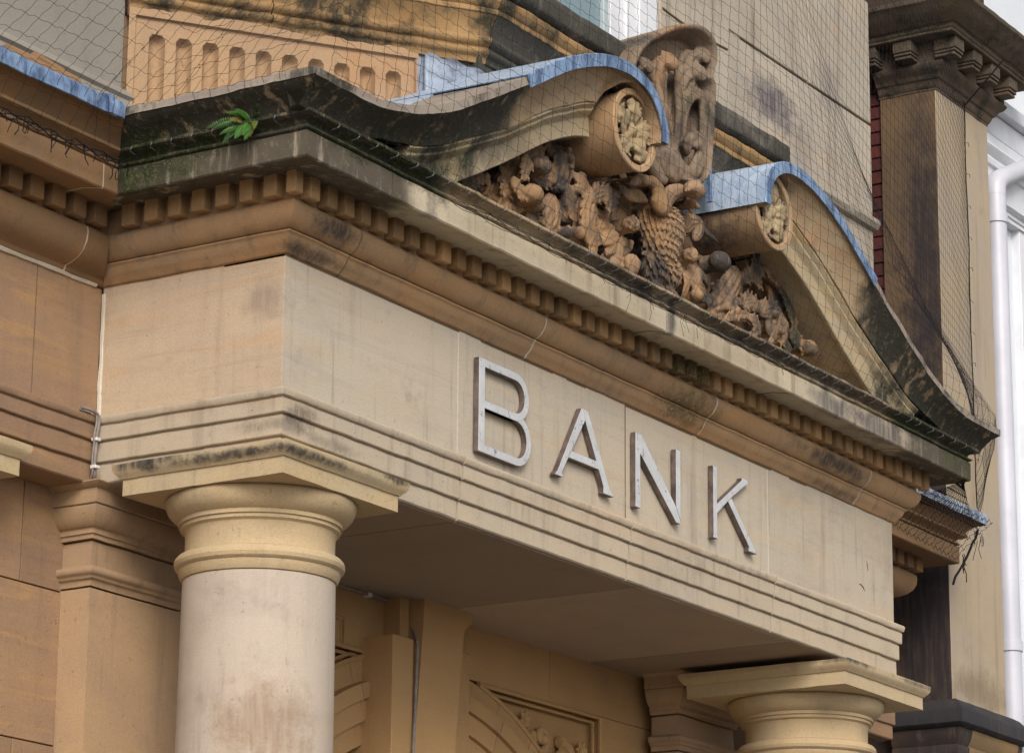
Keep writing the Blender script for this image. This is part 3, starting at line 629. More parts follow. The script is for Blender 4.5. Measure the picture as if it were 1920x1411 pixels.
# portal wall with archivolt, keystone and carved spandrels
portal = empty('entrance_portal', (2.73, 1.15, 0), 'shadowed stone archway wall with tall keystone and carved spandrel under the porch', 'archway')
CX, CZ, RO = 2.80, 2.50, 1.74
def plate(name, outline, y0, y1, mat, parent, **kw):
    n = len(outline); vs = [(x, y0, z) for x, z in outline]+[(x, y1, z) for x, z in outline]
    fs = [tuple(range(n)), tuple(range(2*n-1, n-1, -1))]+[(i, (i+1) % n, n+(i+1) % n, n+i) for i in range(n)]
    return mk(name, vs, fs, mat, parent, 30, **kw)
def arcpts(r, a0, a1, n, cx=CX, cz=CZ): return [(cx+r*math.cos(a0+(a1-a0)*i/n), cz+r*math.sin(a0+(a1-a0)*i/n)) for i in range(n+1)]
YP = 1.17
for s in (1, -1):   # wall stones outside the arch
    arc = arcpts(1.50, PI/2, 0.0, 24)
    if s < 0: arc = [(2*CX-x, z) for x, z in arc]
    xe = 5.35 if s > 0 else 0.05
    jx = CX+s*1.105
    # triangular spandrel recess left open by building the wall in pieces
    RS = 1.875
    tri = arcpts(RS, math.radians(76), math.radians(40), 14)
    if s < 0: tri = [(2*CX-x, z) for x, z in tri]
    zt = 4.345; xr = tri[-1][0]+s*0.18
    arch_out = arcpts(RS, math.radians(76), 0.0, 26)
    if s < 0: arch_out = [(2*CX-x, z) for x, z in arch_out]
    top = [(CX, 4.63), (jx-0.002*s, 4.63), (jx-0.002*s, zt), (tri[0][0], zt), (CX, zt)]
    plate('wall_stone', top, YP, YP+0.3, 'portal', portal)
    top = [(jx+0.002*s, 4.63), (xe, 4.63), (xe, zt), (jx+0.002*s, zt)]
    plate('wall_stone', top, YP, YP+0.3, 'portal', portal)
    plate('wall_stone', [(xr, zt-0.003), (xe, zt-0.003), (xe, 0.12), (xr, 0.12)], YP, YP+0.3, 'portal', portal)
    plate('spandrel_panel', [(tri[0][0], zt), (xr, zt), (xr, tri[-1][1]-0.5)]+[(x, z) for x, z in reversed(tri)], YP+0.065, YP+0.3, 'portal', portal)
    # moulded frame of the spandrel
    b = MB()
    for k, (dr, yy, rr) in enumerate(((0.010, YP+0.002, 0.014), (0.035, YP+0.030, 0.010))):
        b.tube([(CX+s*(RS+dr)*math.cos(a), yy, CZ+(RS+dr)*math.sin(a)) for a in [math.radians(76-i*1.2) for i in range(31)]], rr, 6)
        b.tube([(tri[0][0], yy, zt-dr), (xr-s*dr, yy, zt-dr), (xr-s*dr, yy, 3.3)], rr, 6)
    b.make('spandrel_moulding', 'portal', portal, 40)
    # archivolt: three stepped rings of voussoirs
    for r0, r1, yy in ((1.50, 1.60, YP-0.005), (1.603, 1.70, YP-0.025), (1.703, 1.775, YP-0.045), (1.778, RS, YP-0.0)):
        nv = 9
        for q in range(nv):
            a0, a1 = PI/2-q*PI/2/nv, PI/2-(q+1)*PI/2/nv+0.002
            o1 = arcpts(r1, a0, a1, 5); o2 = arcpts(r0, a1, a0, 5)
            pl = o1+o2
            if s < 0: pl = [(2*CX-x, z) for x, z in pl]
            plate('voussoir', pl, yy, YP+0.3, 'portal', portal)
m = MB(); m.box(1.2, 4.2, YP+0.6, YP+0.9, 0.12, 4.5); m.make('doorway_shadow', 'blackstone', portal)  # black slab standing in for the shade inside the doorway
# keystone
b = MB()
b.add([(2.515, 1.0, 4.612), (2.925, 1.0, 4.612), (2.925, 1.0, 4.555), (2.855, 1.0, 4.515), (2.775, 1.0, 3.80), (2.440, 1.0, 3.80), (2.510, 1.0, 4.50),
       (2.515, YP+0.1, 4.612), (2.925, YP+0.1, 4.612), (2.925, YP+0.1, 4.555), (2.855, YP+0.1, 4.515), (2.775, YP+0.1, 3.80), (2.440, YP+0.1, 3.80), (2.510, YP+0.1, 4.50)],
      [(0, 1, 2, 3, 4, 5, 6), (13, 12, 11, 10, 9, 8, 7)]+[(i, (i+1) % 7, 7+(i+1) % 7, 7+i) for i in range(7)])
b.make('keystone', 'portal', portal)
b = MB(); b.cbox(2.80, 3.09, 1.115, YP+0.1, 3.8, 4.45, 0.006); b.cbox(3.09, 3.13, 1.145, YP+0.1, 3.8, 4.44, 0.004); b.make('keystone_flank', 'portal', portal)
b = MB(); b.cbox(2.262, 2.430, 1.0, YP+0.1, 3.5, 4.400, 0.004); b.make('flat_pier', 'portal', portal)
b = MB(); b.cbox(2.43, 2.50, 1.075, YP+0.1, 3.5, 4.62, 0.004); b.make('keystone_flank', 'portal', portal)
b = MB()
for k, (x1, z0, z1) in enumerate(((2.10, 4.33, 4.46), (2.08, 4.345, 4.445), (2.06, 4.36, 4.43))):
    b.tube([(x1-0.5, YP-0.004+0.006*k, z0), (x1, YP-0.004+0.006*k, z0), (x1, YP-0.004+0.006*k, z1), (x1-0.5, YP-0.004+0.006*k, z1)], 0.006, 4)
b.make('panel_moulding', 'portal', portal)
# spandrel scroll carving (right)
b = MB()
def spiral(b, cx, cz, r0, turns, y, r, sgn=1, a0=0.0, n=26):
    pts = []
    for i in range(n+1):
        f = i/n; a = a0+sgn*turns*2*PI*f; rr = r0*(1-0.82*f); pts.append((cx+rr*math.cos(a), y-0.01*f, cz+rr*math.sin(a)))
    b.tube(pts, [r*(1-0.35*i/n) for i in range(n+1)], 7)
YS = YP+0.035
DX, DZ = 0.115, 0.022
spiral(b, 3.76+DX, 4.135+DZ, 0.085, 1.3, YS, 0.027, 1, PI*0.9)
spiral(b, 3.97+DX, 4.045+DZ, 0.105, 1.4, YS, 0.033, -1, PI*0.6)
b.ball((3.76+DX, YS-0.02, 4.13+DZ), 0.030); b.ball((3.97+DX, YS-0.025, 4.04+DZ), 0.036)
for cxx, czz, rr_, k_ in ((3.60, 4.205, 0.055, 6), (3.87, 4.02, 0.06, 5), (4.15, 4.12, 0.065, 7), (3.68, 4.01, 0.05, 5), (3.84, 3.92, 0.07, 6), (4.16, 3.98, 0.05, 5)):
    for q in range(k_):
        a = 2*PI*q/k_+0.3; ca, sa = math.cos(a), math.sin(a)
        leafstroke(b, [(cxx+DX+ca*0.012, YS+0.01, czz+DZ+sa*0.012, 0.010), (cxx+DX+ca*rr_*0.6, YS-0.012, czz+DZ+sa*rr_*0.6, 0.014), (cxx+DX+ca*rr_, YS-0.006, czz+DZ+sa*rr_, 0.007)], flat=0.8, groove=0.3, n=10)
remesh(b, 'spandrel_carving', 'portal', portal, vox=0.006, amp=0.002, smoothit=1)

# ------------------------------------------------------------------ columns
COLP = [(0.300, 0.35), (0.318, 0.9), (0.317, 2.0), (0.312, 3.0), (0.306, 3.9), (0.303, 4.205)]
CAPP = [(0.299, 4.206), (0.309, 4.209), (0.314, 4.218), (0.321, 4.236), (0.322, 4.247), (0.328, 4.250), (0.336, 4.258), (0.340, 4.272), (0.336, 4.288), (0.327, 4.299), (0.310, 4.304), (0.301, 4.309), (0.298, 4.330), (0.299, 4.385), (0.305, 4.402), (0.315, 4.409),
        (0.318, 4.411), (0.318, 4.425), (0.327, 4.427), (0.327, 4.443), (0.333, 4.446), (0.351, 4.458), (0.367, 4.476), (0.378, 4.500), (0.381, 4.518), (0.376, 4.529), (0.36, 4.533)]
def lathe(prof, cx, cy, n=96, amp=0.0, k=1.0, dz=0.0):
    vs = []; fs = []
    for r, z in prof:
        for i in range(n):
            a = 2*PI*i/n; vs.append(wob(Vector((cx+r*k*math.cos(a), cy+r*k*math.sin(a), z+dz)), amp, 5))
    for j in range(len(prof)-1):
        for i in range(n):
            a = j*n+i; c = j*n+(i+1) % n; fs.append((a, c, c+n, a+n))
    fs.append(tuple(range(n-1, -1, -1))); fs.append(tuple(range((len(prof)-1)*n, len(prof)*n))); return vs, fs
def column(cx, cy, label, k=1.0, dz=0.0, half=0.392, acx=None, acy=None, ztop=4.605, low=4.655):
    t = empty('stone_column', (cx, cy, 0.12), label, 'column', 'round columns of the porch')
    sh = []
    for i in range(len(COLP)-1):
        (r0, z0), (r1, z1) = COLP[i], COLP[i+1]; n = max(1, int((z1-z0)/0.2))
        sh += [(r0+(r1-r0)*q/n, z0+(z1-z0)*q/n) for q in range(n)]
    sh.append(COLP[-1])
    vs, fs = lathe(sh, cx, cy, 96, 0.0008, k, dz); mk('shaft', vs, fs, 'shaft', t, 40)
    vs, fs = lathe(CAPP, cx, cy, 96, 0.001, k, dz); mk('capital', vs, fs, 'capital', t, 28)
    b = MB(); b.cbox(cx-0.42, cx+0.42, cy-0.42, cy+0.42, 0.12, 0.26, 0.01); b.make('plinth', 'shaft', t)
    vs, fs = lathe([(0.40, 0.26), (0.42, 0.29), (0.40, 0.33), (0.35, 0.35)], cx, cy, 48); mk('base', vs, fs, 'shaft', t, 40)
    h = half; x, y = acx or cx, acy or cy
    AB = [(0.0, 4.531), (0.0, 4.595), (0.008, 4.598), (0.012, 4.604), (0.020, 4.612), (0.029, 4.624), (0.033, 4.634), (0.033, 4.655)]
    AB = [(a, z+dz) for a, z in AB]
    sweep('abacus', AB, [(x-h, y+h), (x-h, y-h), (x+h, y-h), (x+h, y+h), (x-h, y+h)], 'abacus', t, back=-h*0.9, d_in=(-1, 0), d_out=(0, -1), amp=0.0018, freq=10)
    return t
column(0.325, 0.325, 'near round sandstone column with a damp patch on its pale shaft')
column(5.14, 0.36, 'far round column standing under the right end of the architrave', k=1.065, dz=-0.083, half=0.455)
column(-0.92, 1.245, 'engaged column at the left picture edge with only its abacus corner showing')

# ------------------------------------------------------------------ upper wall
ashlar([[XL, -1.2, 0.10], [XL, -0.5, 0.10]], [6.34, 7.3, 8.3, 9.4], YF+0.03, 'render', bank, gap=0.0005, ch=0.0005)
sweep('string_moulding', [(0.0, 6.345), (0.012, 6.335), (0.032, 6.318), (0.040, 6.300), (0.026, 6.288), (0.030, 6.276), (0.052, 6.255), (0.060, 6.235), (0.066, 6.03)][::-1], [(XL, YF+0.03), (0.14, YF+0.03)], 'render', bank, cham=0, smooth=40)
m = MB(); m.tube([(-0.72, YF-0.05, 6.205), (-0.30, YF-0.05, 6.205)], 0.045, 12); m.tube([(-0.56, YF-0.06, 6.24), (-0.40, YF-0.06, 6.225)], 0.03, 10); m.make('broken_roll', 'facade_corn', bank)
UZ = [6.0, 6.9, 7.72, 8.45-0.03, 9.2, 10.4]
UZ = [6.0, 7.0, 7.76, 8.43, 9.22, 10.4]
ashlar([[4.0, 5.545, 6.95, XR-0.02], [4.0, 5.545, 6.475, XR-0.02], [4.0, 5.545, 6.65, XR-0.02], [4.0, 5.545, 7.32]], UZ[:3]+[UZ[3]], YF+0.03, 'upper', bank, gap=0.008, ch=0.004)
ashlar([[5.545, 6.472, XR-0.02]], [UZ[3], 9.25], YF+0.03, 'upper', bank, gap=0.008, ch=0.004)
ashlar([[5.545, 6.9, XR-0.02]], [9.25, 10.4], YF+0.03, 'upper', bank, gap=0.008, ch=0.004)
for z0, z1 in ((6.0, 7.76), (7.76, 8.40), (8.405, 9.6), (9.605, 10.4)):
    m = MB(); m.cbox(5.375, 5.53, YF-0.01, YF+0.3, z0, z1, 0.004); m.make('window_quoin', 'upper', bank)
sweep('string_moulding', [(0.0, 7.735), (0.03, 7.745), (0.05, 7.775), (0.05, 7.80), (0.0, 7.83)], [(6.55, YF+0.03), (XR-0.02, YF+0.03)], 'upper', bank, cham=0)
# end of the building
m = MB(); m.box(XR-0.3, XR-0.02, YF+0.3, 3.0, 6.0, 10.4); m.make('end_wall', 'upper', bank)
SC_LEFT=[('s',[(1.315,-0.12,6.023,0.016),(1.386,-0.12,6.076,0.024),(1.442,-0.12,6.158,0.03),(1.492,-0.12,6.238,0.03),(1.549,-0.12,6.292,0.026),(1.63,-0.12,6.333,0.024),(1.697,-0.12,6.333,0.024),(1.72,-0.12,6.315,0.016)]),
 ('b',[(1.591,-0.2,6.241,0.045)]),
 ('b',[(1.546,-0.2,6.24,0.033)]),
 ('s',[(1.465,-0.2,6.256,0.018),(1.451,-0.2,6.203,0.017),(1.438,-0.2,6.158,0.014),(1.424,-0.2,6.122,0.009)]),
 ('s',[(1.344,-0.2,6.114,0.018),(1.388,-0.2,6.079,0.016),(1.432,-0.2,6.055,0.012),(1.49,-0.2,6.06,0.007)]),
 ('s',[(1.365,-0.16,6.111,0.02),(1.351,-0.16,6.071,0.016),(1.309,-0.16,6.043,0.01)]),
 ('s',[(1.394,-0.16,6.12,0.02),(1.401,-0.16,6.082,0.016),(1.38,-0.16,6.047,0.009)]),
 ('s',[(1.853,-0.14,6.414,0.024),(1.868,-0.14,6.381,0.033),(1.853,-0.14,6.322,0.033),(1.839,-0.14,6.272,0.028),(1.801,-0.14,6.202,0.02)]),
 ('b',[(1.848,-0.18,6.397,0.016)]),
 ('b',[(1.863,-0.18,6.364,0.018)]),
 ('b',[(1.871,-0.18,6.324,0.015)]),
 ('b',[(1.805,-0.17,6.206,0.02)]),
 ('b',[(1.746,-0.16,6.224,0.02)]),
 ('s',[(1.592,-0.14,6.215,0.024),(1.666,-0.14,6.22,0.026),(1.778,-0.14,6.254,0.024)]),
 ('b',[(1.486,-0.22,6.08,0.049)]),
 ('b',[(1.556,-0.2,6.059,0.039)]),
 ('s',[(1.678,-0.17,6.136,0.024),(1.723,-0.17,6.092,0.025),(1.709,-0.17,6.026,0.028),(1.657,-0.17,5.971,0.024)]),
 ('s',[(1.542,-0.15,6.003,0.02),(1.615,-0.15,5.999,0.024),(1.689,-0.15,5.995,0.02)]),
 ('s',[(1.86,-0.15,6.239,0.024),(1.899,-0.15,6.188,0.028),(1.961,-0.15,6.13,0.029),(2.023,-0.15,6.089,0.028)]),
 ('s',[(1.92,-0.16,6.309,0.016),(1.989,-0.16,6.288,0.022),(2.005,-0.16,6.25,0.022),(1.974,-0.16,6.216,0.016)]),
 ('b',[(1.934,-0.17,6.24,0.028)]),
 ('s',[(1.056,-0.12,6.019,0.024),(1.118,-0.12,6.061,0.026),(1.187,-0.12,6.094,0.018),(1.243,-0.12,6.098,0.012),(1.279,-0.12,6.085,0.01),(1.272,-0.12,6.051,0.008),(1.231,-0.12,6.015,0.007)]),
 ('s',[(1.247,-0.1,6.055,0.02),(1.346,-0.1,6.044,0.024),(1.447,-0.1,6.041,0.024),(1.549,-0.1,6.021,0.024)]),
 ('s',[(1.327,-0.14,5.983,0.016),(1.384,-0.14,6.028,0.018),(1.448,-0.14,6.038,0.018),(1.5,-0.14,6,0.016)]),
 ('s',[(2.078,-0.2,6.239,0.02),(2.008,-0.2,6.211,0.025),(1.977,-0.2,6.152,0.025),(1.97,-0.2,6.083,0.025),(2.009,-0.2,6.023,0.024),(2.055,-0.2,5.974,0.025)]),
 ('s',[(1.967,-0.22,6.199,0.02),(2.044,-0.22,6.243,0.022),(2.123,-0.22,6.257,0.022),(2.139,-0.22,6.22,0.018),(2.091,-0.22,6.189,0.012)]),
 ('b',[(1.787,-0.2,5.99,0.033)]),
 ('b',[(1.901,-0.2,6.022,0.033)]),
 ('s',[(1.841,-0.14,6.019,0.02),(1.978,-0.14,6.02,0.028),(2.086,-0.14,6.021,0.024)]),
 ('s',[(1.818,-0.13,6.159,0.016),(1.887,-0.13,6.121,0.018),(1.963,-0.13,6.101,0.018),(2.025,-0.13,6.081,0.016)]),
 ('s',[(1.644,-0.12,6.399,0.016),(1.667,-0.12,6.373,0.018),(1.72,-0.12,6.348,0.016)]),
 ('s',[(1.786,-0.12,6.439,0.018),(1.787,-0.12,6.401,0.02),(1.832,-0.12,6.382,0.018)])]
SC_EAG=[('b',[(2.308,-0.28,6.377,0.03)]),
 ('b',[(2.321,-0.3,6.374,0.028)]),
 ('s',[(2.255,-0.31,6.352,0.018),(2.207,-0.31,6.334,0.014),(2.159,-0.31,6.307,0.007)]),
 ('s',[(2.39,-0.27,6.404,0.024),(2.456,-0.27,6.402,0.025),(2.497,-0.27,6.366,0.027),(2.505,-0.27,6.317,0.033),(2.496,-0.27,6.271,0.045)]),
 ('s',[(2.533,-0.24,6.313,0.045),(2.524,-0.24,6.25,0.061),(2.523,-0.24,6.198,0.067),(2.515,-0.24,6.145,0.065),(2.506,-0.24,6.087,0.053),(2.49,-0.24,6.052,0.033)]),
 ('s',[(2.564,-0.26,6.31,0.033),(2.581,-0.26,6.358,0.024),(2.64,-0.26,6.414,0.024),(2.733,-0.26,6.45,0.024),(2.81,-0.26,6.446,0.024),(2.844,-0.26,6.425,0.02)]),
 ('b',[(2.79,-0.28,6.406,0.025)]),
 ('s',[(2.807,-0.28,6.403,0.016),(2.85,-0.28,6.406,0.01),(2.867,-0.28,6.394,0.005)]),
 ('s',[(2.809,-0.26,6.398,0.012),(2.826,-0.26,6.376,0.008),(2.843,-0.26,6.372,0.005)]),
 ('s',[(2.494,-0.28,6.184,0.024),(2.569,-0.28,6.209,0.028),(2.636,-0.28,6.215,0.02),(2.669,-0.28,6.207,0.01)]),
 ('s',[(2.43,-0.26,6.024,0.033),(2.429,-0.26,5.973,0.035),(2.421,-0.26,5.912,0.028)]),
 ('s',[(2.647,-0.24,6.087,0.03),(2.63,-0.24,6.03,0.032),(2.612,-0.24,5.966,0.027)])]
SC_WING=[('f',[(2.091,-0.16,6.132,0.018),(2.225,-0.16,6.179,0.016)]),
 ('f',[(2.106,-0.17,6.08,0.02),(2.272,-0.17,6.156,0.016)]),
 ('f',[(2.144,-0.18,6.047,0.02),(2.294,-0.18,6.127,0.015)]),
 ('f',[(2.184,-0.17,6.014,0.02),(2.384,-0.17,6.133,0.015)]),
 ('f',[(2.288,-0.16,6.027,0.02),(2.458,-0.16,6.142,0.015)]),
 ('f',[(2.086,-0.2,6.326,0.006),(2.157,-0.2,6.3,0.017),(2.236,-0.2,6.302,0.016),(2.308,-0.2,6.315,0.007)]),
 ('f',[(2.194,-0.22,6.346,0.006),(2.298,-0.22,6.317,0.02),(2.412,-0.22,6.337,0.022),(2.494,-0.22,6.335,0.011)]),
 ('b',[(2.322,-0.22,6.175,0.041)]),
 ('b',[(2.914,-0.2,6.192,0.039)]),
 ('s',[(2.372,-0.2,6.052,0.024),(2.38,-0.2,6.003,0.025),(2.404,-0.2,5.963,0.018)]),
 ('s',[(2.258,-0.15,6.033,0.028),(2.322,-0.15,5.996,0.033),(2.418,-0.15,5.979,0.024)]),
 ('s',[(2.856,-0.2,6.307,0.02),(2.899,-0.2,6.355,0.022),(2.977,-0.2,6.377,0.022),(2.985,-0.2,6.335,0.02),(2.95,-0.2,6.281,0.016)]),
 ('s',[(2.995,-0.2,6.373,0.012),(3.073,-0.2,6.355,0.011),(3.205,-0.2,6.338,0.006)]),
 ('s',[(2.797,-0.2,6.361,0.02),(2.805,-0.2,6.328,0.021),(2.804,-0.2,6.293,0.016)]),
 ('b',[(3.175,-0.22,6.229,0.045)]),
 ('f',[(2.892,-0.15,6.15,0.014),(2.969,-0.15,6.118,0.016),(3.037,-0.15,6.084,0.014)]),
 ('f',[(3.039,-0.15,6.19,0.014),(3.108,-0.15,6.165,0.015),(3.195,-0.15,6.126,0.012)]),
 ('f',[(2.95,-0.17,6.145,0.014),(2.967,-0.17,6.106,0.016),(2.984,-0.17,6.067,0.016)]),
 ('f',[(3.128,-0.13,6.262,0.016),(3.18,-0.13,6.232,0.015),(3.233,-0.13,6.21,0.008)])]
SC_RIGHT=[('s',[(3.541,-0.12,6.304,0.028),(3.485,-0.12,6.234,0.033),(3.411,-0.12,6.152,0.037),(3.329,-0.12,6.077,0.041),(3.23,-0.12,6.016,0.033)]),
 ('s',[(3.354,-0.16,6.122,0.028),(3.39,-0.16,6.086,0.03),(3.407,-0.16,6.055,0.024)]),
 ('s',[(3.539,-0.14,6.246,0.02),(3.614,-0.14,6.302,0.02),(3.679,-0.14,6.338,0.018)]),
 ('s',[(3.635,-0.14,6.427,0.01),(3.691,-0.14,6.41,0.014),(3.671,-0.14,6.368,0.018),(3.708,-0.14,6.346,0.02),(3.679,-0.14,6.301,0.02),(3.715,-0.14,6.274,0.012),(3.714,-0.14,6.247,0.006)]),
 ('s',[(3.774,-0.13,6.379,0.018),(3.887,-0.13,6.368,0.02),(3.991,-0.13,6.321,0.02),(4.056,-0.13,6.255,0.02),(4.102,-0.13,6.183,0.018),(4.128,-0.13,6.097,0.016)]),
 ('s',[(3.897,-0.08,6.388,0.024),(3.981,-0.08,6.327,0.03),(4.037,-0.08,6.257,0.03),(4.084,-0.08,6.242,0.024)]),
 ('s',[(3.462,-0.16,6.105,0.018),(3.573,-0.16,6.152,0.022),(3.665,-0.16,6.153,0.02),(3.72,-0.16,6.14,0.012)]),
 ('s',[(3.682,-0.17,6.115,0.024),(3.776,-0.17,6.158,0.028),(3.832,-0.17,6.136,0.03),(3.802,-0.17,6.069,0.03),(3.81,-0.17,6.002,0.024)]),
 ('s',[(3.279,-0.18,5.979,0.009),(3.369,-0.18,6.02,0.015),(3.478,-0.18,6.052,0.016),(3.578,-0.18,6.051,0.017),(3.615,-0.18,6.024,0.016),(3.577,-0.18,5.983,0.014),(3.531,-0.18,5.981,0.01)]),
 ('s',[(3.499,-0.12,6.04,0.024),(3.608,-0.12,6.032,0.028),(3.718,-0.12,6.023,0.024)]),
 ('s',[(3.908,-0.17,6.146,0.018),(3.916,-0.17,6.102,0.02),(3.887,-0.17,6.058,0.02),(3.847,-0.17,6.012,0.014)]),
 ('b',[(3.775,-0.2,6.13,0.02)]),
 ('b',[(3.838,-0.2,6.06,0.022)]),
 ('b',[(4.214,-0.16,6.068,0.043)]),
 ('s',[(4.335,-0.14,6.147,0.011),(4.404,-0.14,6.136,0.011),(4.423,-0.14,6.099,0.009),(4.371,-0.14,6.053,0.008)]),
 ('s',[(4.071,-0.13,6.138,0.014),(4.118,-0.13,6.094,0.022),(4.175,-0.13,6.072,0.02)]),
 ('s',[(4.04,-0.12,6.076,0.016),(4.049,-0.12,6.032,0.018),(4.087,-0.12,6.014,0.016)]),
 ('s',[(3.48,-0.15,6.075,0.014),(3.591,-0.15,6.117,0.015),(3.73,-0.15,6.144,0.009)]),
 ('b',[(3.175,-0.22,6.233,0.049)]),
 ('s',[(2.976,-0.17,6.108,0.016),(3.053,-0.17,6.067,0.017),(3.122,-0.17,6.024,0.016)]),
 ('b',[(3.017,-0.18,6.03,0.03)])]
def acanthus(b, pts, k=1.0, lobes=3, wx=0.9, ph=0.0):
    """curling lobed leaf: a solid, ribbed sheet laid along a line of (x, y, z, half width) points"""
    P = catmull([Vector(p[:3]) for p in pts], 6); Rr = []
    for i in range(len(P)):
        f = i/6; a = min(int(f), len(pts)-2); q = f-a; Rr.append((pts[a][3]*(1-q)+pts[min(a+1, len(pts)-1)][3]*q)*k)
    n = len(P); m = 15; top = []; bot = []
    for i, p in enumerate(P):
        d = (P[min(i+1, n-1)]-P[max(i-1, 0)]).normalized()
        front = Vector((0, -1, 0)); front = (front-d*front.dot(d)).normalized(); sv = d.cross(front)
        t_ = i/(n-1); lob = 0.46+0.54*abs(math.sin(PI*(lobes*t_+ph)))**0.6
        taper = min(1.0, 0.45+t_*2.5)*min(1.0, 0.25+(1-t_)*3.0)
        w_ = Rr[i]*lob*taper*1.5*(1+wx*abs(sv.x))
        for j in range(m):
            q = -1+2*j/(m-1); e = abs(q)
            h = Rr[i]*taper*(0.55*math.cos(q*PI/2)-0.34*math.exp(-(q/0.12)**2)+0.10*math.cos(q*PI*4.0)+0.30*e**3*math.sin(PI*lobes*t_*2))
            base = p+sv*q*w_-d*(e*e)*Rr[i]*0.5
            top.append(base+front*h); bot.append(base-front*(0.012+0.10*Rr[i]*(1-e)))
    vs = top+bot; K = n*m; fs = []
    for i in range(n-1):
        for j in range(m-1):
            a = i*m+j; fs.append((a, a+1, a+m+1, a+m)); fs.append((K+a, K+a+m, K+a+m+1, K+a+1))
    for j in range(m-1):
        fs.append((j, K+j, K+j+1, j+1)); a = (n-1)*m+j; fs.append((a, a+1, K+a+1, K+a))
    for i in range(n-1):
        a = i*m; fs.append((a, a+m, K+a+m, K+a)); a += m-1; fs.append((a, K+a, K+a+m, a+m))
    b.add(vs, fs)
PALM=[[[2.748, -0.16, 6.56, 0.05], [2.674, -0.18, 6.785, 0.045], [2.577, -0.19, 6.938, 0.05], [2.485, -0.22, 6.995, 0.055], [2.465, -0.26, 7.046, 0.045]], [[2.786, -0.17, 6.556, 0.045], [2.748, -0.19, 6.78, 0.04], [2.709, -0.19, 6.967, 0.045], [2.659, -0.23, 7.077, 0.055], [2.686, -0.29, 7.141, 0.06]], [[2.868, -0.15, 6.584, 0.045], [2.845, -0.17, 6.787, 0.04], [2.899, -0.17, 6.992, 0.05], [2.923, -0.21, 7.128, 0.06], [2.967, -0.25, 7.183, 0.06]], [[2.885, -0.13, 6.807, 0.04], [2.922, -0.14, 7.005, 0.045], [2.953, -0.17, 7.173, 0.05], [2.967, -0.21, 7.257, 0.055], [3.016, -0.23, 7.302, 0.045]], [[3.026, -0.16, 6.589, 0.03], [3.068, -0.19, 6.69, 0.035], [3.067, -0.21, 6.875, 0.035], [3.058, -0.21, 7.008, 0.035], [2.976, -0.2, 7.025, 0.035], [2.886, -0.2, 6.928, 0.035], [2.871, -0.19, 6.791, 0.035], [2.908, -0.18, 6.671, 0.03]], [[2.904, -0.2, 6.692, 0.03], [2.863, -0.24, 6.726, 0.045], [2.919, -0.25, 6.763, 0.045], [2.978, -0.24, 6.721, 0.04], [2.932, -0.23, 6.615, 0.04], [2.943, -0.2, 6.544, 0.025]]]
# ------------------------------------------------------------------ scrolled broken pediment
ped = empty('scrolled_pediment', (2.73, 0.0, 5.88), 'carved swan neck broken pediment with blackened ends and blue lead capping above the porch', 'pediment')
TP = [(-0.445, 5.990), (-0.20, 5.990), (0.0, 5.996), (0.25, 6.050), (0.47, 6.126), (0.73, 6.258), (1.0, 6.402), (1.19, 6.512), (1.38, 6.618), (1.55, 6.692), (1.70, 6.742), (1.84, 6.768), (1.96, 6.772), (2.07, 6.753),
      (2.16, 6.708), (2.222, 6.640), (2.252, 6.565), (2.256, 6.500)]
TC = catmull(TP, 7)
def tn(i):
    d = (TC[min(i+1, len(TC)-1)]-TC[max(i-1, 0)]).normalized(); return Vector((d.y, -d.x))   # inward (down) normal
def interp(u, tab):
    if u <= tab[0][0]: return tab[0][1]
    for (a, va), (b, vb) in zip(tab[:-1], tab[1:]):
        if u <= b: return va+(vb-va)*(u-a)/(b-a)
    return tab[-1][1]
DT = [(-0.4, 0.128), (0.15, 0.128), (0.6, 0.160), (1.0, 0.185), (1.5, 0.195), (1.78, 0.18), (1.92, 0.075), (2.02, 0.048), (3, 0.045)]
def X(u, s): return u if s > 0 else W-u
def rake(name, sec, i0, i1, s, mat, parent, amp=0.002, freq=7, label=None, smooth=34, mitre=False):
    """carry a closed (y, d) section along the swan-neck line; d is measured square to the line, downwards"""
    vs = []; fs = []; N = None
    idx = list(range(i0, i1+1))
    for i in idx:
        p = TC[i]; n = tn(i); D = interp(p.x, DT) if i < len(TC)-26 else interp(2.5 if p.y < 6.7 and p.x > 2.1 else p.x, DT)
        pts = sec(p.x, D); N = len(pts)
        for y, d in pts:
            u = p.x+n.x*d; z = p.y+n.y*d
            if mitre and p.x < 0.15: u, z = p.x, p.y-d
            if mitre and i == i0: u = y if y < 0 else y        # mitre with the return at the corner
            vs.append(wob(Vector((X(u, s), y, z)), amp, freq))
    for k in range(len(idx)-1):
        for q in range(N):
            a = k*N+q; b = k*N+(q+1) % N; fs.append((a, b, b+N, a+N))
    fs.append(tuple(range(N-1, -1, -1))); fs.append(tuple(range((len(idx)-1)*N, len(idx)*N)))
    o = mk(name, vs, fs, mat, parent, smooth, label)
    if mat == 'sima':
        o.data.materials.append(M['simatop'])
        for k, p in enumerate(o.data.polygons):
            if k < (len(idx)-1)*N and k % N in (0, N-1, N-2): p.material_index = 1
    return o
def first(u): return min(i for i, p in enumerate(TC) if p.x >= u)
IE = len(TC)-1
def sima_sec(u, D):
    q = D/0.128
    k = 1.0 if D > 0.12 else max(0.0, (D-0.045)/0.08)
    lip = 0.034
    pts = [(-0.446, 0.0), (-0.447, lip), (-0.438, min(lip+0.006, D*0.9))]
    for a, f in ((-0.418, 0.16), (-0.396, 0.34), (-0.374, 0.55), (-0.357, 0.76), (-0.350, 0.92), (-0.346, 1.0)):
        pts.append((-0.438+(a+0.438)*k, lip+0.006+(D-lip-0.006)*f if D > 0.05 else D))
    pts += [(-0.30, D), (-0.30+0.02, 0.03), (-0.28, 0.0)]
    return pts
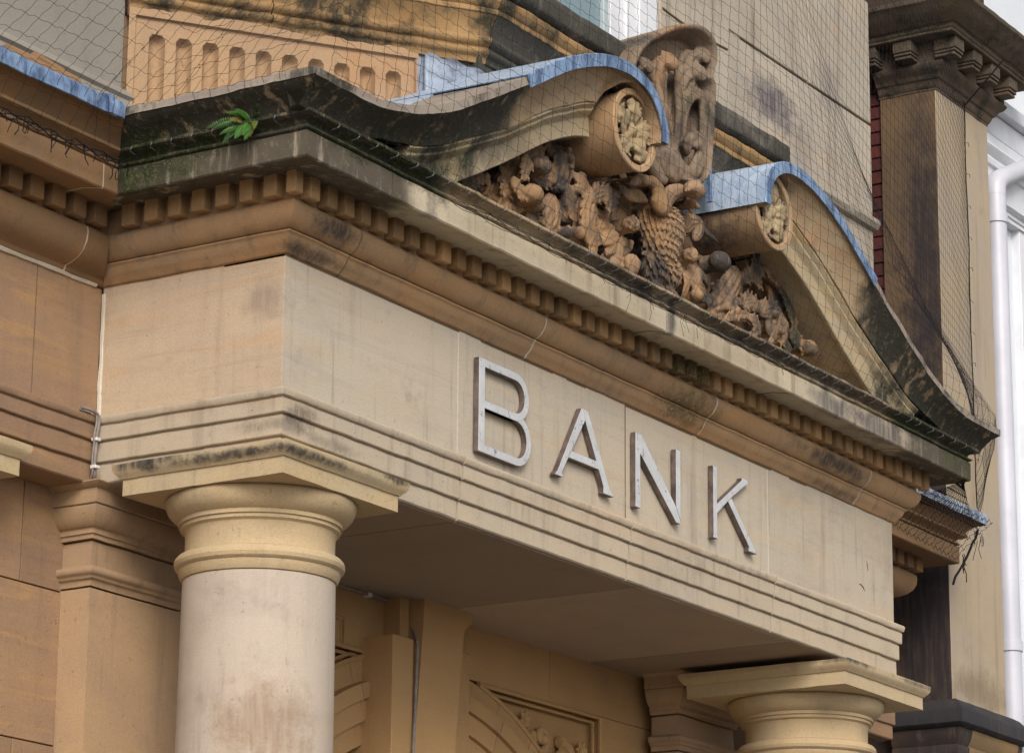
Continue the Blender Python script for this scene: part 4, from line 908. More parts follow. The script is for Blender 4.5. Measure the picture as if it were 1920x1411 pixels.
def roof_sec(u, D): return [(-0.281, 0.002), (-0.281, 0.05), (0.9, 0.05), (0.9, -0.02)]
def corona_sec(u, D):
    b = 0.33
    return [(-0.10, D-0.01), (-0.335, D-0.004), (-0.338, D+0.010), (-0.328, D+0.018), (-0.318, D+0.026), (-0.318, D+0.036), (-0.302, D+0.052), (-0.290, D+0.060), (-0.287, D+0.066), (-0.283, b-0.004), (-0.279, b), (-0.262, b), (-0.255, b-0.012), (0.02, b-0.012)]
IL = first(1.04)
for s in (1, -1):
    side = 'left' if s > 0 else 'right'
    nseg = [0, first(0.62), first(1.26) if s < 0 else first(1.12), IE]
    for a, b in zip(nseg[:-1], nseg[1:]):
        rake('sima_stone', sima_sec, a, b, s, 'sima', ped, amp=0.005, freq=6, mitre=(a == 0))
    rake('roof_stone', roof_sec, 4, first(1.04), s, 'simatop', ped, amp=0.004, smooth=50)
    rake('roof_stone', roof_sec, first(1.04), first(2.02), s, 'simatop', ped, amp=0.002, smooth=50)
    cj = [first(0.30), first(0.98) if s > 0 else first(1.1), first(1.80)]
    for a, b in zip(cj[:-1], cj[1:]): rake('raking_corona_stone', corona_sec, a, b, s, 'rake', ped, amp=0.0018)
    # lead cap wrapped over the lip
    def lead_cap(u, D): return [(-0.451, 0.050), (-0.457, 0.050), (-0.4575, -0.004), (-0.452, -0.009), (-0.2, -0.012), (0.30, -0.020), (0.30, -0.015), (-0.2, -0.006), (-0.451, -0.003)]
    mcap = rake('lead_cap', lead_cap, IL, IE, s, 'lead', ped, amp=0.002, freq=12, smooth=40)
    mcap.data.materials.append(M['leadtop'])
    for p in mcap.data.polygons:
        c = p.center
        ys = [mcap.data.vertices[v].co.y for v in p.vertices]
        if max(ys) > -0.43 and len(p.vertices) == 4: p.material_index = 1
    def lead_sheet(u, D):
        e = -0.02 if u < 1.0 else -0.10
        return [(0.02+0.25*max(0, 0.9-u), -0.004), (0.02+0.25*max(0, 0.9-u), -0.012), (0.85, -0.034), (0.85, -0.02)]
    rake('lead_sheet', lead_sheet, first(0.18), first(1.06), s, 'leadtop', ped, amp=0.003, freq=9)
    # volute drum with recessed face and carved rosette
    cx, cz = X(2.062, s), 6.518
    prof = [(0.180, 0.20), (0.182, -0.36), (0.191, -0.385), (0.192, -0.394), (0.188, -0.400), (0.164, -0.400), (0.160, -0.396), (0.156, -0.350), (0.0, -0.346)]
    n = 64; vs = []; fs = []
    for r, y in prof:
        for i in range(n):
            a = 2*PI*i/n; vs.append(wob(Vector((cx+r*math.cos(a), y, cz+r*math.sin(a))), 0.002, 8))
    for j in range(len(prof)-1):
        for i in range(n):
            a = j*n+i; c = j*n+(i+1) % n; fs.append((a, c, c+n, a+n))
    fs.append(tuple(range(n-1, -1, -1)))
    v = mk('volute', vs, fs, 'volute', ped, 35)
    b = MB(); rr = random.Random(3 if s > 0 else 8)
    b.ball((cx, -0.368, cz), 0.036, (1, 1.0, 1)); b.ball((cx, -0.395, cz), 0.014)
    for k in range(5):
        a = 2*PI*k/5+0.25+rr.uniform(-0.1, 0.1); ca, sa = math.cos(a), math.sin(a)
        acanthus(b, [(cx+q*ca, -0.352-h, cz+q*sa, w_) for q, h, w_ in ((0.028, 0.016, 0.022), (0.062, 0.034, 0.036), (0.102, 0.036, 0.042), (0.140, 0.024, 0.040), (0.154, 0.006, 0.020))], 1.0, lobes=3, wx=0.0, ph=0.2)
        a2 = a+PI/5
        for q, w_ in ((0.085, 0.013), (0.118, 0.016), (0.143, 0.012)): b.ball((cx+q*math.cos(a2), -0.358, cz+q*math.sin(a2)), w_, (1, 1.2, 1), 8, 6)
    remesh(b, 'rosette', 'rosette', v, vox=0.005, amp=0.003, freq=34, smoothit=1)
# tympanum back wall
out = [(0.05, 5.86)]+[(p.x, p.y-0.16) for p in TC if 0.3 < p.x < 2.0]+[(2.2, 6.60)]
pl = out+[(W-x, z) for x, z in reversed(out)]
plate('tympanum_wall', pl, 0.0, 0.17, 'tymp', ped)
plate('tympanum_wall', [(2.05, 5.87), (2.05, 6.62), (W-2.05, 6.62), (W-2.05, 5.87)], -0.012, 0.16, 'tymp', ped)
m = MB(); m.box(0.1, W-0.1, -0.28, 0.1, 5.80, 5.872); m.make('cornice_top', 'corona', ped)
# ridge fillet on the horizontal cornice in front of the carving
m = MB()
for a, b in ((0.62, 1.72), (1.73, 3.70), (3.71, 4.95)):
    m.add([(a, -0.335, 5.862), (b, -0.335, 5.862), (b, -0.320, 5.885), (a, -0.320, 5.885), (b, -0.27, 5.885), (a, -0.27, 5.885), (b, -0.25, 5.862), (a, -0.25, 5.862)],
          [(0, 1, 2, 3), (3, 2, 4, 5), (5, 4, 6, 7), (0, 3, 5, 7), (1, 6, 4, 2), (0, 7, 6, 1)])
m.make('cornice_fillet', 'crown', ped)

# ------------------------------------------------------------------ carving
def carve(lst, b=None, back=True, sc=1.12, leafy=True):
    b = b or MB()
    for kind, pts in lst:
        pts = [(x, y, z, r*sc) for x, y, z, r in pts]
        if kind == 'b':
            x, y, z, r = pts[0]; b.ball((x, y, z), r*0.68*(1.2 if sc < 1.3 else 1.0), (1.35, 1, 1), 16, 12)
            b.tube([(x, y, z), (x+0.02, 0.02, z)], [r*0.7, r*0.8], 8)
        else:
            rmax = max(p[3] for p in pts)
            if kind == 's':
                leafstroke(b, pts, flat=0.85, groove=0.42 if leafy else 0.12, wx=0.9, n=28, flutes=(-0.62, 0.0, 0.62) if rmax > 0.024 else (0.0,), fw=0.19 if rmax > 0.024 else 0.35, tip=0.22)
            else:
                leafstroke(b, pts, flat=0.42, groove=0.45, wx=0.7, n=20, flutes=(0.0,), fw=0.3, tip=0.15)
            for x, y, z, r in pts[1:-1:2]: b.tube([(x, y+0.01, z), (x+0.01, 0.02, z)], [r*0.3, r*0.4], 6)
    return b
rr = random.Random(5)
def filler(b, x0, x1, n, zt):
    for i in range(n):
        x = rr.uniform(x0, x1); hi = zt(x)
        if hi < 5.93: continue
        z = rr.uniform(5.90, hi); a = rr.uniform(0, 2*PI); L = rr.uniform(0.08, 0.16); y = rr.uniform(-0.10, -0.03)
        pts = [(x, y+0.03, z, 0.03)]
        for k in range(3): a += rr.uniform(-0.7, 0.7); x += math.cos(a)*L/3*1.4; z += math.sin(a)*L/3; pts.append((x, y-0.015*k, z, (0.036, 0.034, 0.016)[k]))
        if 5.88 < z < hi: acanthus(b, pts, 0.9, lobes=2, wx=0.5, ph=rr.random())
ZTL = lambda x: 5.86+(min(x, W-x)-0.75)*0.58 if min(x, W-x) < 1.9 else 6.36
b = carve(SC_LEFT, sc=1.3); filler(b, 1.0, 2.35, 0, ZTL)
def tongues(b, lst, rr, sc=1.0, core=0.020):
    """pointed, ribbed acanthus lobes springing in pairs from the stems"""
    for kind, pts in lst:
        if kind != 's' or len(pts) < 3 or max(p[3] for p in pts)*sc < core: continue
        P = catmull([Vector(p[:3]) for p in pts], 8); acc = 0.0; n = len(P)
        for i in range(1, n-1):
            acc += (P[i]-P[i-1]).length
            f = i/8; k = min(int(f), len(pts)-2); r = (pts[k][3]*(1-(f-k))+pts[k+1][3]*(f-k))*sc
            if acc < r*1.05: continue
            acc = 0.0
            d = (P[i+1]-P[i-1]).normalized(); sdv = d.cross(Vector((0, -1, 0))).normalized()
            for sg in (-1, 1):
                if rr.random() < 0.25: continue
                L = r*rr.uniform(1.5, 2.1)*(1+0.5*abs(sdv.x)); w_ = r*rr.uniform(0.42, 0.58); a = P[i]+sdv*sg*r*0.45
                out = (sdv*sg*0.85+d*rr.uniform(0.35, 0.9)).normalized()
                leafstroke(b, [(*(a+Vector((0, -0.006, 0))), w_), (*(a+out*L*0.4+Vector((0, -0.014, 0))), w_*1.05), (*(a+out*L*0.75+Vector((0, -0.008, 0))), w_*0.7), (*(a+out*L+d*L*0.12+Vector((0, -0.020, 0))), w_*0.25)],
                           flat=0.42, groove=0.55, n=18, wx=0.2, fw=0.28, tip=0.12)
tongues(b, SC_LEFT, rr, 1.25)
remesh(b, 'acanthus_carving', 'carved', ped, vox=0.0050, amp=0.0010, freq=40, smoothit=1, label='acanthus scrolls and fruit carved left of the eagle')
b = carve(SC_RIGHT, sc=1.25); filler(b, 3.1, 4.45, 0, ZTL); tongues(b, SC_RIGHT, rr, 1.2)
remesh(b, 'acanthus_carving', 'carved', ped, vox=0.0050, amp=0.0010, freq=40, smoothit=1, label='acanthus scrolls and fruit carved right of the eagle')
b = carve(SC_WING, sc=1.35); filler(b, 2.2, 3.4, 0, lambda x: 6.36); tongues(b, SC_WING, rr, 1.0, 0.03)
for (sx_, sy_, sz_, sr_), angs in ((SC_WING[7][1][0], (150, 175, 200, 222, 245, 265)), (SC_WING[8][1][0], (275, 297, 318, 338, 250, 228))):
    for a_ in angs:
        ca, sa = math.cos(math.radians(a_)), math.sin(math.radians(a_))
        leafstroke(b, [(sx_+ca*0.04*1.5, -0.15, sz_+sa*0.04, 0.014), (sx_+ca*0.11*1.5, -0.175, sz_+sa*0.11, 0.021), (sx_+ca*0.17*1.5, -0.16, sz_+sa*0.17, 0.019), (sx_+ca*0.21*1.5, -0.13, sz_+sa*0.21, 0.008)], flat=0.5, groove=0.4, n=16, wx=0.3, fw=0.3, tip=0.2)
        b.tube([(sx_+ca*0.12*1.5, -0.15, sz_+sa*0.12), (sx_+ca*0.12*1.5, 0.02, sz_+sa*0.12)], 0.010, 6)
# pitted seed heads
for (x, y, z, r), ax in ((SC_WING[7][1][0], 0), (SC_WING[8][1][0], 0)):
    for i in range(22):
        f = (i+0.5)/22; a = i*2.4; q = math.sqrt(f)*r*0.9; b.ball((x-0.25*r+q*math.cos(a)*1.1, y-math.sqrt(max(0, r*r-q*q))*0.98, z+q*math.sin(a)), 0.0085, (1, 1.3, 1), 6, 5)
remesh(b, 'foliage_carving', 'carved', ped, vox=0.0050, amp=0.0010, freq=40, smoothit=1, label='spread feathers and seed heads around the eagle')
EG = {'chest': (2.657, -0.17, 6.262), 'belly': (2.650, -0.165, 6.165), 'thL': (2.580, -0.185, 6.045), 'thR': (2.716, -0.175, 6.055), 'shL': (2.52, -0.12, 6.30), 'shR': (2.80, -0.12, 6.31)}
b = carve([SC_EAG[i] for i in (0, 1, 2, 3, 5, 6, 7, 8)], leafy=False, sc=1.15)
b.ball((2.700, -0.345, 6.430), 0.050, (1.35, 1.0, 0.85), 14, 10); b.tube([(2.665, -0.36, 6.425), (2.61, -0.37, 6.412), (2.575, -0.365, 6.385)], [0.030, 0.020, 0.005], 10)
b.ball((2.690, -0.390, 6.440), 0.009, (1, 1, 1), 8, 6)
def feathered(b, c, rx, ry, rz, fw_, tilt=0.0, top=1.05, bot=-1.2):
    """ellipsoid body clothed in overlapping rows of pointed feathers hanging down"""
    b.ball(c, 1.0, (rx, ry, rz), 24, 18)
    rows = int((top-bot)*rz/(fw_*0.85))
    for j in range(rows):
        la = top-(top-bot)*j/rows
        ring = math.cos(la); m_ = max(4, int(PI*rx*ring/fw_*1.25))
        for k in range(m_):
            lo = -PI/2*1.05+PI*1.05*(k+(0.5 if j % 2 else 0.0))/m_
            nrm_ = Vector((math.sin(lo)*ring, -math.cos(lo)*ring, math.sin(la)))
            p0 = Vector(c)+Vector((nrm_.x*rx, nrm_.y*ry, nrm_.z*rz))*0.98
            dn = Vector((-nrm_.x*0.25, 0, -1)); dn = (dn-nrm_*dn.dot(nrm_)).normalized()
            L = fw_*1.9
            leafstroke(b, [(*(p0-nrm_*0.004), fw_*0.42), (*(p0+dn*L*0.45+nrm_*0.004), fw_*0.50), (*(p0+dn*L+nrm_*0.011), fw_*0.26)], flat=0.40, groove=0.35, n=12, wx=0.0, fw=0.3, tip=0.35)
feathered(b, EG['chest'], 0.150, 0.095, 0.118, 0.034)
feathered(b, EG['belly'], 0.105, 0.085, 0.100, 0.032)
feathered(b, EG['thL'], 0.058, 0.062, 0.078, 0.030)
feathered(b, EG['thR'], 0.056, 0.060, 0.075, 0.030)
for c in ('thL', 'thR'):
    x, y, z = EG[c]
    for q in (-0.03, 0.0, 0.03): leafstroke(b, [(x, y-0.01, z-0.06, 0.016), (x+q*0.6, y-0.03, z-0.085, 0.015), (x+q*1.4, y-0.05, z-0.105, 0.010)], flat=0.9, groove=0.0, n=10, tip=0.3)
# wings lifted from the shoulders
for sx_, (x, y, z) in ((-1, EG['shL']), (1, EG['shR'])):
    for k in range(6):
        a_ = math.radians(95+sx_*(-1)*(18+k*19)); L = 0.20-0.012*k; ca, sa = math.cos(a_), math.sin(a_)
        leafstroke(b, [(x, y+0.02, z-0.01*k, 0.024), (x+ca*L*0.5*1.35, y-0.01, z+sa*L*0.5-0.01*k, 0.028), (x+ca*L*0.85*1.35, y, z+sa*L*0.85-0.012*k, 0.024), (x+ca*L*1.35, y+0.02, z+sa*L-0.015*k, 0.010)], flat=0.40, groove=0.5, n=18, wx=0.3, fw=0.22, tip=0.15)
        b.tube([(x+ca*L*0.6*1.35, y+0.02, z+sa*L*0.6), (x+ca*L*0.6*1.35, 0.02, z+sa*L*0.6)], 0.010, 6)
    b.tube([(x, y, z), (x, 0.02, z)], 0.03, 8)
b.tube([(EG['chest'][0], -0.1, EG['chest'][2]), (EG['chest'][0], 0.02, EG['chest'][2])], 0.08, 10)
remesh(b, 'eagle_carving', 'carved', ped, vox=0.0048, amp=0.0006, freq=25, smoothit=0, label='two headed eagle with feathered breast and legs')

# (end of eagle)
# palmette block rising between the volutes: a thick fan hood with a hollowed face full of leaves
b = MB()
FAN = catmull([(2.50, 6.50), (2.36, 6.62), (2.31, 6.78), (2.325, 6.93), (2.40, 7.06), (2.53, 7.17), (2.69, 7.265), (2.85, 7.33), (2.98, 7.352), (3.075, 7.325), (3.115, 7.245), (3.092, 7.16), (3.078, 7.145), (3.128, 7.10), (3.125, 6.95), (3.10, 6.75), (3.065, 6.63), (2.96, 6.54)], 4)
FC = Vector((2.78, 6.88))
def hood_y(z): return -0.205-0.035*max(0, (z-7.0)/0.35)**1.3
RI = []
rings = ((1.0, 0.36, 0), (1.0, 0.0, 0), (0.992, -0.020, 0), (0.97, -0.030, 0), (0.93, -0.022, 0), (0.90, 0.015, 0), (0.84, 0.085, 0), (0.45, 0.115, 0), (0.0, 0.12, 0))
nF = len(FAN); vs = []; fs = []
for k, dy, _ in rings:
    for p in FAN:
        q = FC.lerp(p, k); yy = 0.10 if dy == 0.36 else hood_y(p.y)+dy
        if dy == 0.36: q = q+Vector((0.0, -0.02))
        vs.append(Vector((q.x, yy, q.y)))
for j in range(len(rings)-1):
    for i in range(nF):
        a = j*nF+i; c = j*nF+(i+1) % nF; fs.append((a, c, c+nF, a+nF))
fs.append(tuple(range(nF-1, -1, -1)))
b.add(vs, fs)
for st in PALM[:4]:
    q = [(p[0], max(p[1], -0.215)+0.035, 6.5+(p[2]-6.5)*0.90, p[3]*1.0) for p in st]
    leafstroke(b, q, flat=0.8, groove=0.55, n=30, wx=0.45, flutes=(-0.7, 0.0, 0.7), fw=0.2, tip=0.75)
    x, y, z, r = q[-1]; leafstroke(b, [(x, y, z, r*0.9), (x+0.012, y-0.035, z+0.004, r*0.85), (x+0.02, y-0.055, z-0.030, r*0.5)], flat=0.7, groove=0.3, n=16, wx=0.6)
for st in PALM[4:]: leafstroke(b, [(p[0], p[1]+0.01, p[2], p[3]*0.95) for p in st], flat=0.7, groove=0.35, n=18, wx=0.2)
for x0_, z0_, x1_, z1_ in ((2.60, 6.60, 2.44, 6.92), (2.70, 6.60, 2.60, 7.02), (2.82, 6.65, 2.80, 7.10)):
    leafstroke(b, [(x0_, -0.17, z0_, 0.022), ((x0_+x1_)/2+0.01, -0.20, (z0_+z1_)/2, 0.02), (x1_, -0.19, z1_, 0.02)], flat=1, groove=0.0)
# rolled console at its foot
b.tube([(2.66, 0.05, 6.55), (2.66, -0.10, 6.555), (2.64, -0.27, 6.55)], [0.09, 0.088, 0.085], 24)
b.tube([(2.84, 0.05, 6.57), (2.84, -0.20, 6.57)], [0.10, 0.09], 24)
b.ball((2.64, -0.27, 6.55), 0.080, (1, 0.30, 1), 16, 10)
leafstroke(b, [(2.44, -0.20, 6.66, 0.03), (2.40, -0.24, 6.58, 0.035), (2.42, -0.27, 6.49, 0.04), (2.50, -0.28, 6.44, 0.035), (2.58, -0.27, 6.46, 0.02)], flat=0.8, groove=0.2)
remesh(b, 'palmette', 'palm', ped, vox=0.006, amp=0.0015, freq=22, smoothit=1, label='tall fan shaped palmette between the two volutes')
# lead upstand against the palmette, lead patches behind
m = MB(); m.cbox(3.118, 3.134, -0.205, -0.178, 6.52, 6.86, 0.003); m.make('lead_upstand', 'lead', ped)

# ------------------------------------------------------------------ bay window above the porch
bay = empty('bay_window', (2.73, 0.3, 6.0), 'canted stone bay window with fluted apron and white frame behind the pediment', 'bay window')
A0 = Vector((0.11, YF+0.012)); ang = math.radians(35.5); E = Vector((math.cos(ang), -math.sin(ang))); Nn = Vector((-math.sin(ang), -math.cos(ang)))
def cp(s, off, z): q = A0+E*s+Nn*off; return Vector((q.x, q.y, z))
BC = A0+E*1.62
BL = (BC.x, BC.y); BR = (4.05, BC.y)
# fluted panel: a grid pushed in at each flute
def flute_depth(s, z):
    d = 0.0
    if 0.035 < s < 1.292:
        d = 0.016*min(1, (s-0.035)/0.004) if z < 6.678 else 0.0
        d = 0.016 if z < 6.676 else 0.0
    k = (s-0.012)/0.118; c = round(k)
    if 1 <= c <= 10:
        x = abs(k-c)*0.118; r = 0.0335
        top = 6.607-r
        if z <= top: q = x
        else: q = math.hypot(x, z-top)
        if q < r: d += 0.040*math.sqrt(1-(q/r)**2)+0.006
    return d
ss = []; s_ = 0.0
while s_ < 1.3+1e-6: ss.append(s_); s_ += 0.0059
zz = [6.0+i*0.03 for i in range(17)]+[6.51+i*0.0075 for i in range(1, 29)]
vs = []; fs = []
for z in zz:
    for q in ss: vs.append(wob(cp(q, -flute_depth(q, z), z), 0.0012, 12))
n = len(ss)
for j in range(len(zz)-1):
    for i in range(n-1): a = j*n+i; fs.append((a, a+1, a+n+1, a+n))
mk('fluted_apron', vs, fs, 'apron', bay, 40)
def cantbox(name, s0, s1, o0, o1, z0, z1, mat, amp=0.0):
    v = [cp(s0, o0, z0), cp(s1, o0, z0), cp(s1, o1, z0), cp(s0, o1, z0), cp(s0, o0, z1), cp(s1, o0, z1), cp(s1, o1, z1), cp(s0, o1, z1)]
    mk(name, v, [(0, 3, 2, 1), (4, 5, 6, 7), (0, 1, 5, 4), (1, 2, 6, 5), (2, 3, 7, 6), (3, 0, 4, 7)], mat, bay)
cantbox('apron_backing', 0.0, 1.3, -0.2, -0.075, 5.95, 6.74, 'apron')
cantbox('apron_rail', 0.0, 1.3, -0.03, 0.002, 6.677, 6.735, 'apron')
cantbox('lead_soaker', 1.300, 1.335, -0.2, -0.012, 6.0, 6.735, 'leadgrey')
cantbox('apron_end', 1.335, 1.62, -0.2, -0.020, 6.0, 6.80, 'sillgrey')
# crumpled lead patch on the end of the cant
vs = []; fs = []; nn_ = 14
for j in range(nn_+1):
    for i in range(nn_+1):
        f, g_ = i/nn_, j/nn_; s0 = 1.325+0.30*f; top = 6.70-0.02*f-0.05*max(0, f-0.4)+0.008*math.sin(f*17)
        z = 6.25+(top-6.25)*g_; q = cp(s0, 0.004, z); vs.append(q+Nn.to_3d()*(noise.noise(Vector((s0*9, z*9, 2)))*0.006+0.008))
for j in range(nn_):
    for i in range(nn_): a = j*(nn_+1)+i; fs.append((a, a+1, a+nn_+2, a+nn_+1))
lp = mk('lead_patch', vs, fs, 'leadgrey', bay, 60)
sol = lp.modifiers.new('t', 'SOLIDIFY'); sol.thickness = 0.004
m = MB(); m.box(BC.x-0.04, BR[0]-0.02, BC.y+0.012, 0.5, 6.0, 6.86); m.make('apron_wall', 'sillgrey', bay)
# sill: carried round the bay, in stones
SILL1 = [(0.0, 6.70), (0.004, 6.728), (0.022, 6.734), (0.030, 6.745), (0.030, 6.756), (0.014, 6.764), (0.014, 6.772), (0.032, 6.780), (0.042, 6.792), (0.040, 6.806), (0.026, 6.815), (0.034, 6.850), (0.056, 6.886), (0.074, 6.905)]
SILL2 = [(0.060, 6.906), (0.080, 6.908), (0.080, 6.928), (0.074, 6.934), (0.088, 6.944), (0.102, 6.965), (0.104, 6.986), (0.080, 6.996)]
SILL3 = [(0.085, 6.997), (0.118, 7.010), (0.126, 7.022), (0.127, 7.100), (0.118, 7.114), (-0.02, 7.150)]
c1 = A0+E*0.62
segs = [([(A0.x, A0.y), (c1.x, c1.y)], None, None), ([(c1.x, c1.y), BL], None, (1, 0)), ([BL, (2.2, BC.y)], E, None), ([(2.2, BC.y), (3.3, BC.y)], None, None), ([(3.3, BC.y), BR, (5.3, YF)], None, None)]
for i, (pth, di, do) in enumerate(segs):
    kw = dict(d_in=di, d_out=do, inset0=0 if i == 0 else 0.003, inset1=0.003 if i < 4 else 0, amp=0.005, freq=9)
    front = i >= 2
    sweep('sill_stone', SILL1, pth, 'sillstone' if not front else 'sillgrey', bay, back=-0.3, **kw)
    sweep('sill_stone', SILL2, pth, 'sillstone', bay, back=-0.3, **kw)
    sweep('sill_stone', SILL3, pth, 'sillgrey' if front else 'sillstone', bay, back=-0.3, **kw)
# upper storey of the bay
YB = 0.20
m = MB(); m.cbox(3.352, 4.075, YB, 0.6, 7.11, 8.275, 0.005); m.make('jamb_stone', 'upper', bay)
m = MB(); m.cbox(3.352, 4.078, YB-0.002, 0.6, 8.282, 9.4, 0.005); m.make('jamb_stone', 'upper', bay)
m = MB(); m.cbox(3.352, 4.078, YB-0.001, 0.6, 7.11, 7.72, 0.005)
m = MB(); m.tube([(x, YB-0.002, 7.70+0.03*math.sin(x*3)) for x in [3.37+i*0.02 for i in range(35)]], 0.006, 5); m.make('mortar_joint', 'darkjoint', bay)
m = MB(); m.cbox(0.9, 1.30, YB, 0.6, 7.11, 9.4, 0.005); m.make('jamb_stone', 'upper', bay)
m = MB(); m.box(4.078-0.4, 4.078+0.02, 0.6, 1.0, 7.0, 10); m.box(0.5, 1.0, 0.35, 1.0, 7.0, 10); m.make('bay_core', 'upper', bay)
wf = MB(); wf.cbox(2.945, 3.06, YB+0.05, 0.4, 7.12, 9.2, 0.004); wf.cbox(3.065, 3.16, YB+0.03, 0.4, 7.12, 9.2, 0.004); wf.cbox(3.165, 3.348, YB+0.012, 0.4, 7.12, 9.2, 0.004)
win = wf.make('window_frame', 'white', bay)
m = MB(); m.cbox(1.31, 1.42, YB+0.04, 0.4, 7.12, 9.2, 0.004); m.cbox(1.42, 2.945, YB+0.045, 0.4, 7.12, 7.18, 0.004); m.make('window_frame', 'white', bay)
m = MB(); m.box(1.42, 2.945, YB+0.085, YB+0.09, 7.18, 9.2); m.make('pane', 'glass', bay)
m = MB(); m.cbox(2.90, 2.946, YB+0.06, YB+0.10, 7.18, 9.2, 0.003); m.make('sash_stile', plain('grey_painted_sash', (0.36, 0.42, 0.44), 0.4), bay)

# ------------------------------------------------------------------ BANK lettering
bank_sign = empty('bank_lettering', (2.6, 0.0, 4.93), 'worn metal capital letters spelling BANK across the pale frieze', 'sign')
YL0, YL1 = -0.035, -0.007
def letter(name, polys_list, label):
    b = MB(); e = []
    for outline in polys_list:
        n = len(outline); k = len(b.v)
        b.add([(x, YL0, z) for x, z in outline]+[(x, YL1, z) for x, z in outline],
              [tuple(range(n)), tuple(range(2*n-1, n-1, -1))]+[(i, (i+1) % n, n+(i+1) % n, n+i) for i in range(n)])
    o = b.make('letter', 'alu', bank_sign, label=label)
    o.data.materials.append(M['aluedge'])
    for p in o.data.polygons:
        if abs(p.normal.y) < 0.5: p.material_index = 1
    bv = o.modifiers.new('b', 'BEVEL'); bv.width = 0.0022; bv.segments = 2; bv.limit_method = 'ANGLE'; bv.angle_limit = math.radians(50)
    return o
def ringpoly(outer, inner):   # strip between two matched outlines, as quads fused in one outline per segment
    return [[outer[i], outer[i+1], inner[i+1], inner[i]] for i in range(len(outer)-1)]
def extrude_grid(quads, label):
    """quads sharing vertices -> one welded solid letter"""
    bm = bmesh.new(); cache = {}
    def V(p, y):
        if len(p) == 3: y += 0.0012 if y == YL0 else -0.001
        k = (round(p[0], 5), round(p[1], 5), y)
        if k not in cache: cache[k] = bm.verts.new((p[0], y, p[1]))
        return cache[k]
    edges = {}
    for q in quads:
        q = [p for i, p in enumerate(q) if (round(p[0], 5), round(p[1], 5)) != (round(q[i-1][0], 5), round(q[i-1][1], 5))]
        if len(q) < 3: continue
        bm.faces.new([V(p, YL0) for p in q]); bm.faces.new([V(p, YL1) for p in reversed(q)])
        for i in range(len(q)):
            ex = (1,) if len(q[i]) == 3 else ()
            a = (round(q[i][0], 5), round(q[i][1], 5))+ex; c = (round(q[(i+1) % len(q)][0], 5), round(q[(i+1) % len(q)][1], 5))+ex
            key = tuple(sorted((a, c))); edges[key] = edges.get(key, 0)+1
    for (a, c), cnt in edges.items():
        if cnt == 1: bm.faces.new([V(a, YL0), V(c, YL0), V(c, YL1), V(a, YL1)])
    bmesh.ops.recalc_face_normals(bm, faces=bm.faces[:])
    me = bpy.data.meshes.new('letter'); bm.to_mesh(me); bm.free()
    me.materials.append(M['alu']); me.materials.append(M['aluedge'])
    for p in me.polygons:
        if abs(p.normal.y) < 0.5: p.material_index = 1
    o = bpy.data.objects.new('letter', me); col.objects.link(o); attach(o, bank_sign); o['label'] = label
    bv = o.modifiers.new('b', 'BEVEL'); bv.width = 0.0022; bv.segments = 2; bv.limit_method = 'ANGLE'; bv.angle_limit = math.radians(50)
    return o
# B: stem + two bowls, each bowl a strip of constant width; strips welded on shared stem points
x0, w = 1.358, 0.048
zb, zm, zt_ = 4.932, 5.128, 5.345
def bowl(z0, z1, xr, th, x_in):
    zc = (z0+z1)/2; r = (z1-z0)/2; xc = xr-r; out = [(x_in, z0)]; inn = [(x_in, z0+th)]
    for i in range(13):
        a = -PI/2+PI*i/12; out.append((xc+r*math.cos(a), zc+r*math.sin(a))); inn.append((xc+(r-th)*math.cos(a), zc+(r-th)*math.sin(a)))
    out.append((x_in, z1)); inn.append((x_in, z1-th)); return ringpoly(out, inn)
xs_ = x0+w
th = 0.036
q = [[(x0, zb), (xs_, zb), (xs_, zb+th), (x0, zb+th)], [(x0, zb+th), (xs_, zb+th), (xs_, zm), (x0, zm)], [(x0, zm), (xs_, zm), (xs_, zm+th), (x0, zm+th)],
     [(x0, zm+th), (xs_, zm+th), (xs_, zt_-th), (x0, zt_-th)], [(x0, zt_-th), (xs_, zt_-th), (xs_, zt_), (x0, zt_)]]
extrude_grid(q+bowl(zm, zt_, 1.762, th, xs_)+[[(a, c, 1) for a, c in f] for f in bowl(zb, zm+th, 1.782, th, xs_-0.004)], 'weathered letter B, largest of the four')
letter('letter', [[(1.980, 4.962), (2.045, 4.962), (2.033, 4.985), (2.075, 5.085), (2.235, 5.085), (2.368, 5.085)[:2], (2.410, 4.985), (2.405, 4.962), (2.487, 4.962), (2.452, 5.000), (2.262, 5.313), (2.215, 5.313), (2.010, 4.985)]][:0]+
       [[(1.975, 4.962), (2.048, 4.962), (2.040, 4.985), (2.238, 5.262), (2.226, 5.313), (2.205, 5.313), (2.003, 4.985)],
        [(2.226, 5.3128), (2.238, 5.2622), (2.400, 4.990), (2.398, 4.962), (2.492, 4.962), (2.455, 4.992), (2.262, 5.313)],
        [(2.088, 5.062), (2.362, 5.062), (2.338, 5.098), (2.112, 5.098)]], 'narrow serifed letter A')
letter('letter', [[(2.688, 4.960), (2.733, 4.960), (2.731, 5.225), (2.7305, 5.312), (2.688, 5.312)],
        [(2.7312, 5.312), (2.7312, 5.218), (3.065, 4.960), (3.108, 4.960), (3.108, 4.975), (3.0665, 5.035), (2.765, 5.290), (2.748, 5.312)],
        [(3.0668, 5.037), (3.1082, 4.977), (3.108, 5.300), (3.112, 5.312), (3.064, 5.312), (3.067, 5.300)]], 'letter N with long diagonal')
